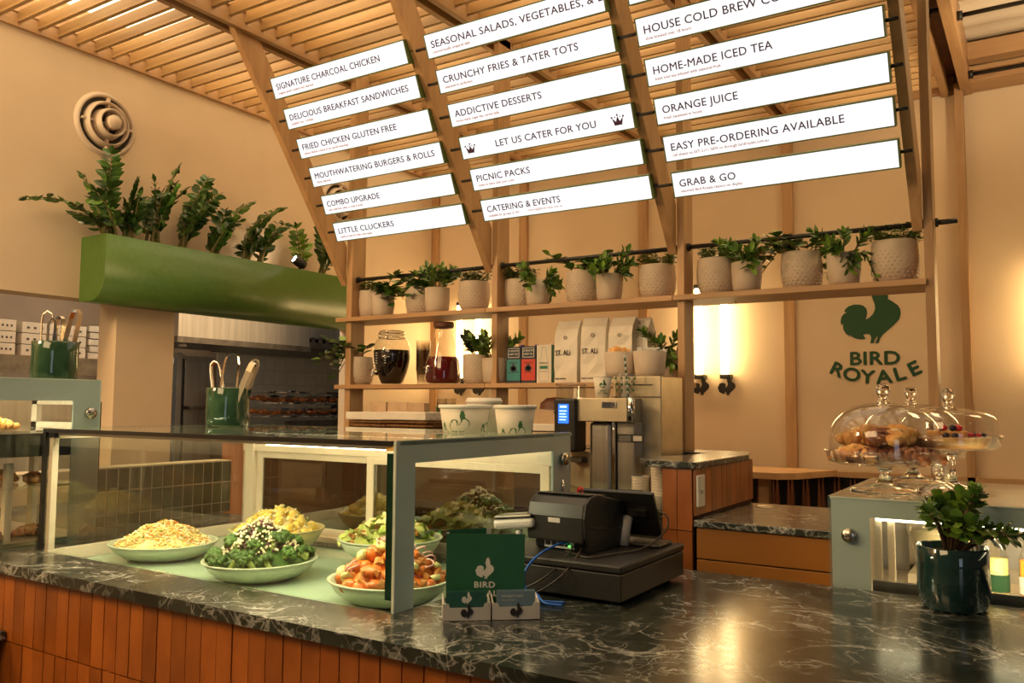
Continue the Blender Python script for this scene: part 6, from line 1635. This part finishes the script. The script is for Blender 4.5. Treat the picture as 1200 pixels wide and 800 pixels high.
ob('top_edge', MB().box(RX - 0.003, RX, RY, 3.42, RZT - 0.008, RZT).box(RX, 0.95, RY - 0.0025, RY, RZT - 0.004, RZT), 'glass_edge_lit', rc)
ob('side_glass', MB().box(RX - 0.010, RX - 0.004, RY, 3.41, 0.90, RZT), 'glass', rc)
ob('side_panel', MB().box(RX, RX + 0.008, RY + 0.010, 2.905, 0.90, RZT - 0.012), 'frit', rc)
knob(rc, RX + 0.050, RY, 1.125, 0.021, 'y')
f = MB()
for x in (RX + 0.115, RX + 0.150): f.box(x, x + 0.018, RY + 0.02, RY + 0.04, 0.90, 1.18)
for x in (RX + 0.115, -0.20, 0.35): f.box(x, x + 0.05, 3.36, 3.385, 0.90, RZT - 0.02)
f.box(RX + 0.11, 0.9, 3.36, 3.385, 1.19, RZT - 0.012).box(RX + 0.11, 0.9, 3.36, 3.385, 0.90, 0.94)
f.box(RX + 0.01, RX + 0.028, 3.0, 3.36, 0.90, 1.19)
ob('door_frame', f, 'cream_frame', rc, bev=0.002)
ob('rear_panel', MB().box(RX + 0.012, 0.93, 3.387, 3.40, 0.90, RZT - 0.014), 'grey_plastic', rc)
ob('door_handle', MB().box(-0.34, -0.325, 3.345, 3.355, 1.00, 1.12), 'steel', rc)
ob('light_strip', MB().box(RX + 0.12, 0.9, RY + 0.012, RY + 0.030, 1.172, 1.180), 'led_dim', rc)
area_light('case_light', (0.1, RY + 0.05, 1.16), (0.1, 3.2, 0.95), 0.9, 0.02, 5.0, (1.0, 0.78, 0.46))
ob('case_floor', MB().box(RX + 0.012, 0.94, RY + 0.012, 3.36, 0.900, 0.912), 'cream_frame', rc)
ob('front_rail', MB().box(RX + 0.108, 0.94, RY + 0.012, RY + 0.03, 0.912, 1.000), 'steel', rc)
ob('rear_step', MB().box(RX + 0.15, 0.9, 3.05, 3.34, 0.912, 0.960), 'cream_frame', rc)
knob_m = MB()
# covered dish inside the case
t = thing('covered_dish', 'wide glass-lidded dish glowing inside the cake case', 'dish', (-0.275, 3.00, 0.9605 - 0.048))
ob('dish', MB().lathe([(0, 0), (0.08, 0), (0.10, 0.13), (0.115, 0.20), (0.110, 0.20), (0.095, 0.13), (0, 0.02)], 36), 'jar_glass', t)
ob('lid', MB().lathe([(0.118, 0.20), (0.115, 0.225), (0.07, 0.25), (0, 0.258)], 36), 'jar_glass', t)
ob('contents', MB().lathe([(0, 0.13), (0.094, 0.13), (0.106, 0.19), (0.05, 0.205), (0, 0.21)], 28), 'icing', t)
o = ob('folded_napkin', MB().prism([(0, 0), (0.17, 0), (0.17, 0.09)], 0, 0.14, plane='xz'), 'paper', loc=(-0.415, 2.80, 0.9125))
tag(o, 'white folded paper wedge inside the cake case', 'napkin')
for k, (x, y, z) in enumerate(((-0.150, 2.73, 0.9125), (-0.095, 2.77, 0.9125), (-0.165, 2.82, 0.9125), (-0.04, 2.72, 0.9125), (0.03, 2.76, 0.9125), (-0.11, 2.72, 0.955), (0.0, 2.80, 0.9125))):
    pastry(x, y, z, 0.042, 'pastry', 400 + k, 'golden filled roll behind the jade plant inside the cake case', 'rolls inside the cake case', 'roll', 'filled_roll')
for k, x in enumerate((-0.135, -0.052, 0.03, 0.11)):
    t = thing('drink_bottle', '%s small clear bottle standing inside the cake case' % ('first', 'second', 'third', 'fourth')[k] + ' from the jade plant', 'bottle', (x, 2.90, 0.9125), 0, 'bottles inside the cake case')
    ob('bottle_body', MB().lathe([(0, 0), (0.028, 0), (0.030, 0.01), (0.030, 0.15), (0.014, 0.20), (0.014, 0.225)], 20), 'jar_glass', t)
    ob('drink', MB().lathe([(0, 0.004), (0.027, 0.006), (0.027, 0.145), (0, 0.145)], 18), ('slaw_pale', 'carrot', 'pastry', 'kraft')[k], t)
    ob('cap', MB().lathe([(0, 0.24), (0.016, 0.24), (0.016, 0.222), (0, 0.222)], 16), 'print_black', t)
    ob('label', MB().lathe([(0.0305, 0.05), (0.0305, 0.10)], 20), 'card_print' if k % 2 else 'logo_green', t)

# cake stands
def cake_stand(x, y, z, h, r, dome, lab, knobr, dome_h, seed, foot=0.105, flat=False):
    t = thing('cake_stand', lab, 'cake stand', (x, y, z), 0, 'glass cake stands on the cake case')
    st = [(0, 0.0), (foot, 0.0), (foot, 0.004), (foot * 0.75, 0.010), (foot * 0.3, 0.022), (0.020, 0.034), (0.015, 0.05), (0.018, h - 0.022), (0.026, h - 0.008), (0.05, h - 0.005), (0, h - 0.005)]
    ob('stem', MB().lathe(st, 36), 'solid_glass', t)
    ob('plate', MB().lathe([(0, h - 0.004), (r * 0.85, h - 0.002), (r, h + 0.004), (r + 0.012, h + 0.040), (r + 0.009, h + 0.040), (r - 0.004, h + 0.008), (0, h + 0.002)], 56), 'dome', t)
    ob('plate_rim', MB().tube([((r + 0.0115) * math.cos(a * PI / 28), (r + 0.0115) * math.sin(a * PI / 28), h + 0.041) for a in range(57)], 0.0018, 6, False), 'dome', t)
    R_ = r - 0.002; z0 = h + 0.042
    if not flat:
        pr = [(R_, z0 - .03), (R_ + .001, z0 + .03)] + [(R_ * math.cos(a) ** 0.75, z0 + 0.03 + (dome_h - 0.03) * math.sin(a)) for a in [PI / 2 * i / 12 for i in range(1, 12)]] + [(0.016, z0 + dome_h)]
    else:
        pr = [(R_, z0 - .03), (R_, z0 + dome_h - 0.035), (R_ - 0.008, z0 + dome_h - 0.018), (R_ - 0.03, z0 + dome_h - 0.006), (R_ * 0.5, z0 + dome_h + .003), (0.02, z0 + dome_h + .012)]
    d = ob('dome', MB().lathe(pr, 64), 'dome', t)
    zt = z0 + dome_h + (0.012 if flat else 0.0)
    ob('dome_knob', MB().lathe([(0, zt - 0.003), (0.022, zt - 0.002), (0.013, zt + 0.008), (0.011, zt + 0.016), (knobr * .7, zt + 0.022), (knobr, zt + 0.022 + knobr * .55), (knobr * 1.02, zt + 0.022 + knobr), (knobr * .8, zt + 0.022 + knobr * 1.6), (knobr * .3, zt + 0.022 + knobr * 1.92), (0, zt + 0.022 + knobr * 1.95)], 28), 'solid_glass', t)
    return t
ZC = RZT + 0.0008
def heap_pastries(cx, cy, z, r, n, seed, lab, grp, s=0.055):
    rn = random.Random(seed); k = 0
    for lay, (m_, rr, zz) in enumerate(((n, r, 0.0), (max(3, n // 2), r * 0.45, s * 0.72))):
        for i in range(m_):
            a = 2 * PI * i / m_ + rn.uniform(-.2, .2)
            pastry(cx + rr * math.cos(a), cy + rr * math.sin(a), z + zz, s * rn.uniform(.92, 1.12), rn.choice(('pastry', 'pastry_dark', 'pastry')), seed * 10 + k, lab, grp); k += 1
cake_stand(-0.437, 2.905, ZC, 0.085, 0.168, 'a', 'large domed glass cake stand heaped with pastries', 0.021, 0.150, 1)
heap_pastries(-0.437, 2.905, ZC + 0.089, 0.098, 8, 31, 'flaky browned pastry under the large glass dome', 'pastries under the large dome', 0.074)
cake_stand(-0.405, 3.300, ZC, 0.085, 0.165, 'b', 'second domed cake stand directly behind the large one', 0.020, 0.150, 2)
heap_pastries(-0.405, 3.300, ZC + 0.089, 0.095, 7, 41, 'pastry under the second dome behind', 'pastries under the second dome', 0.050)
cake_stand(-0.262, 3.02, ZC, 0.135, 0.140, 'c', 'flat-topped glass cake stand holding a berry tart at the right', 0.020, 0.075, 3, 0.095, True)
t = thing('berry_tart', 'round golden tart under the flat-topped glass cover', 'tart', (-0.262, 3.02, ZC + 0.138))
ob('crust', MB().lathe([(0, 0), (0.105, 0), (0.122, 0.030), (0.116, 0.034), (0.108, 0.026), (0, 0.028)], 44, wob=lambda a, z: 0.02 * math.sin(24 * a) if z > 0.001 else 0), 'pastry', t)
ob('filling', MB().lathe([(0, 0.030), (0.108, 0.027)], 32), 'pastry_dark', t)
ob('slice_edge', MB().box(-0.06, 0.05, -0.05, 0.03, 0.030, 0.052), 'pastry', t, bev=0.004)
rn = random.Random(9); rb = MB().blob((0, 0, 0), 0.010, rn, 9, 6, 0.06).mesh('berry'); rb2 = MB().blob((0, 0, 0), 0.011, rn, 9, 6, 0.06).mesh('berry')
for k in range(16):
    a = rn.uniform(0, 6.28); q = rn.uniform(.02, .10)
    o = link('berry', rb if k % 2 else rb2, 'berry_red' if k % 2 else 'berry_dark', loc=(-0.262 + q * math.cos(a), 3.02 + q * math.sin(a), ZC + 0.138 + (0.062 if q < .05 else 0.037)))
    tag(o, 'red berry on the tart' if k % 2 else 'dark blue berry on the tart', 'berry', 'red berries on the tart' if k % 2 else 'dark berries on the tart')
t = thing('small_cloche', 'small glass cloche with round knob low between the stands', 'cloche', (-0.275, 2.800, ZC))
ob('plate', MB().lathe([(0, 0), (0.062, 0), (0.080, 0.006), (0.078, 0.008), (0.06, 0.003), (0, 0.003)], 36), 'dome', t)
ob('dome', MB().lathe([(0.068, 0.006), (0.062, 0.020), (0.045, 0.034), (0.022, 0.046), (0.012, 0.052)], 36), 'dome', t)
kr = 0.018
ob('dome_knob', MB().lathe([(0, 0.049), (0.012, 0.050), (0.009, 0.058), (kr * .7, 0.062), (kr, 0.074), (kr * .8, 0.090), (0, 0.098)], 24), 'solid_glass', t)
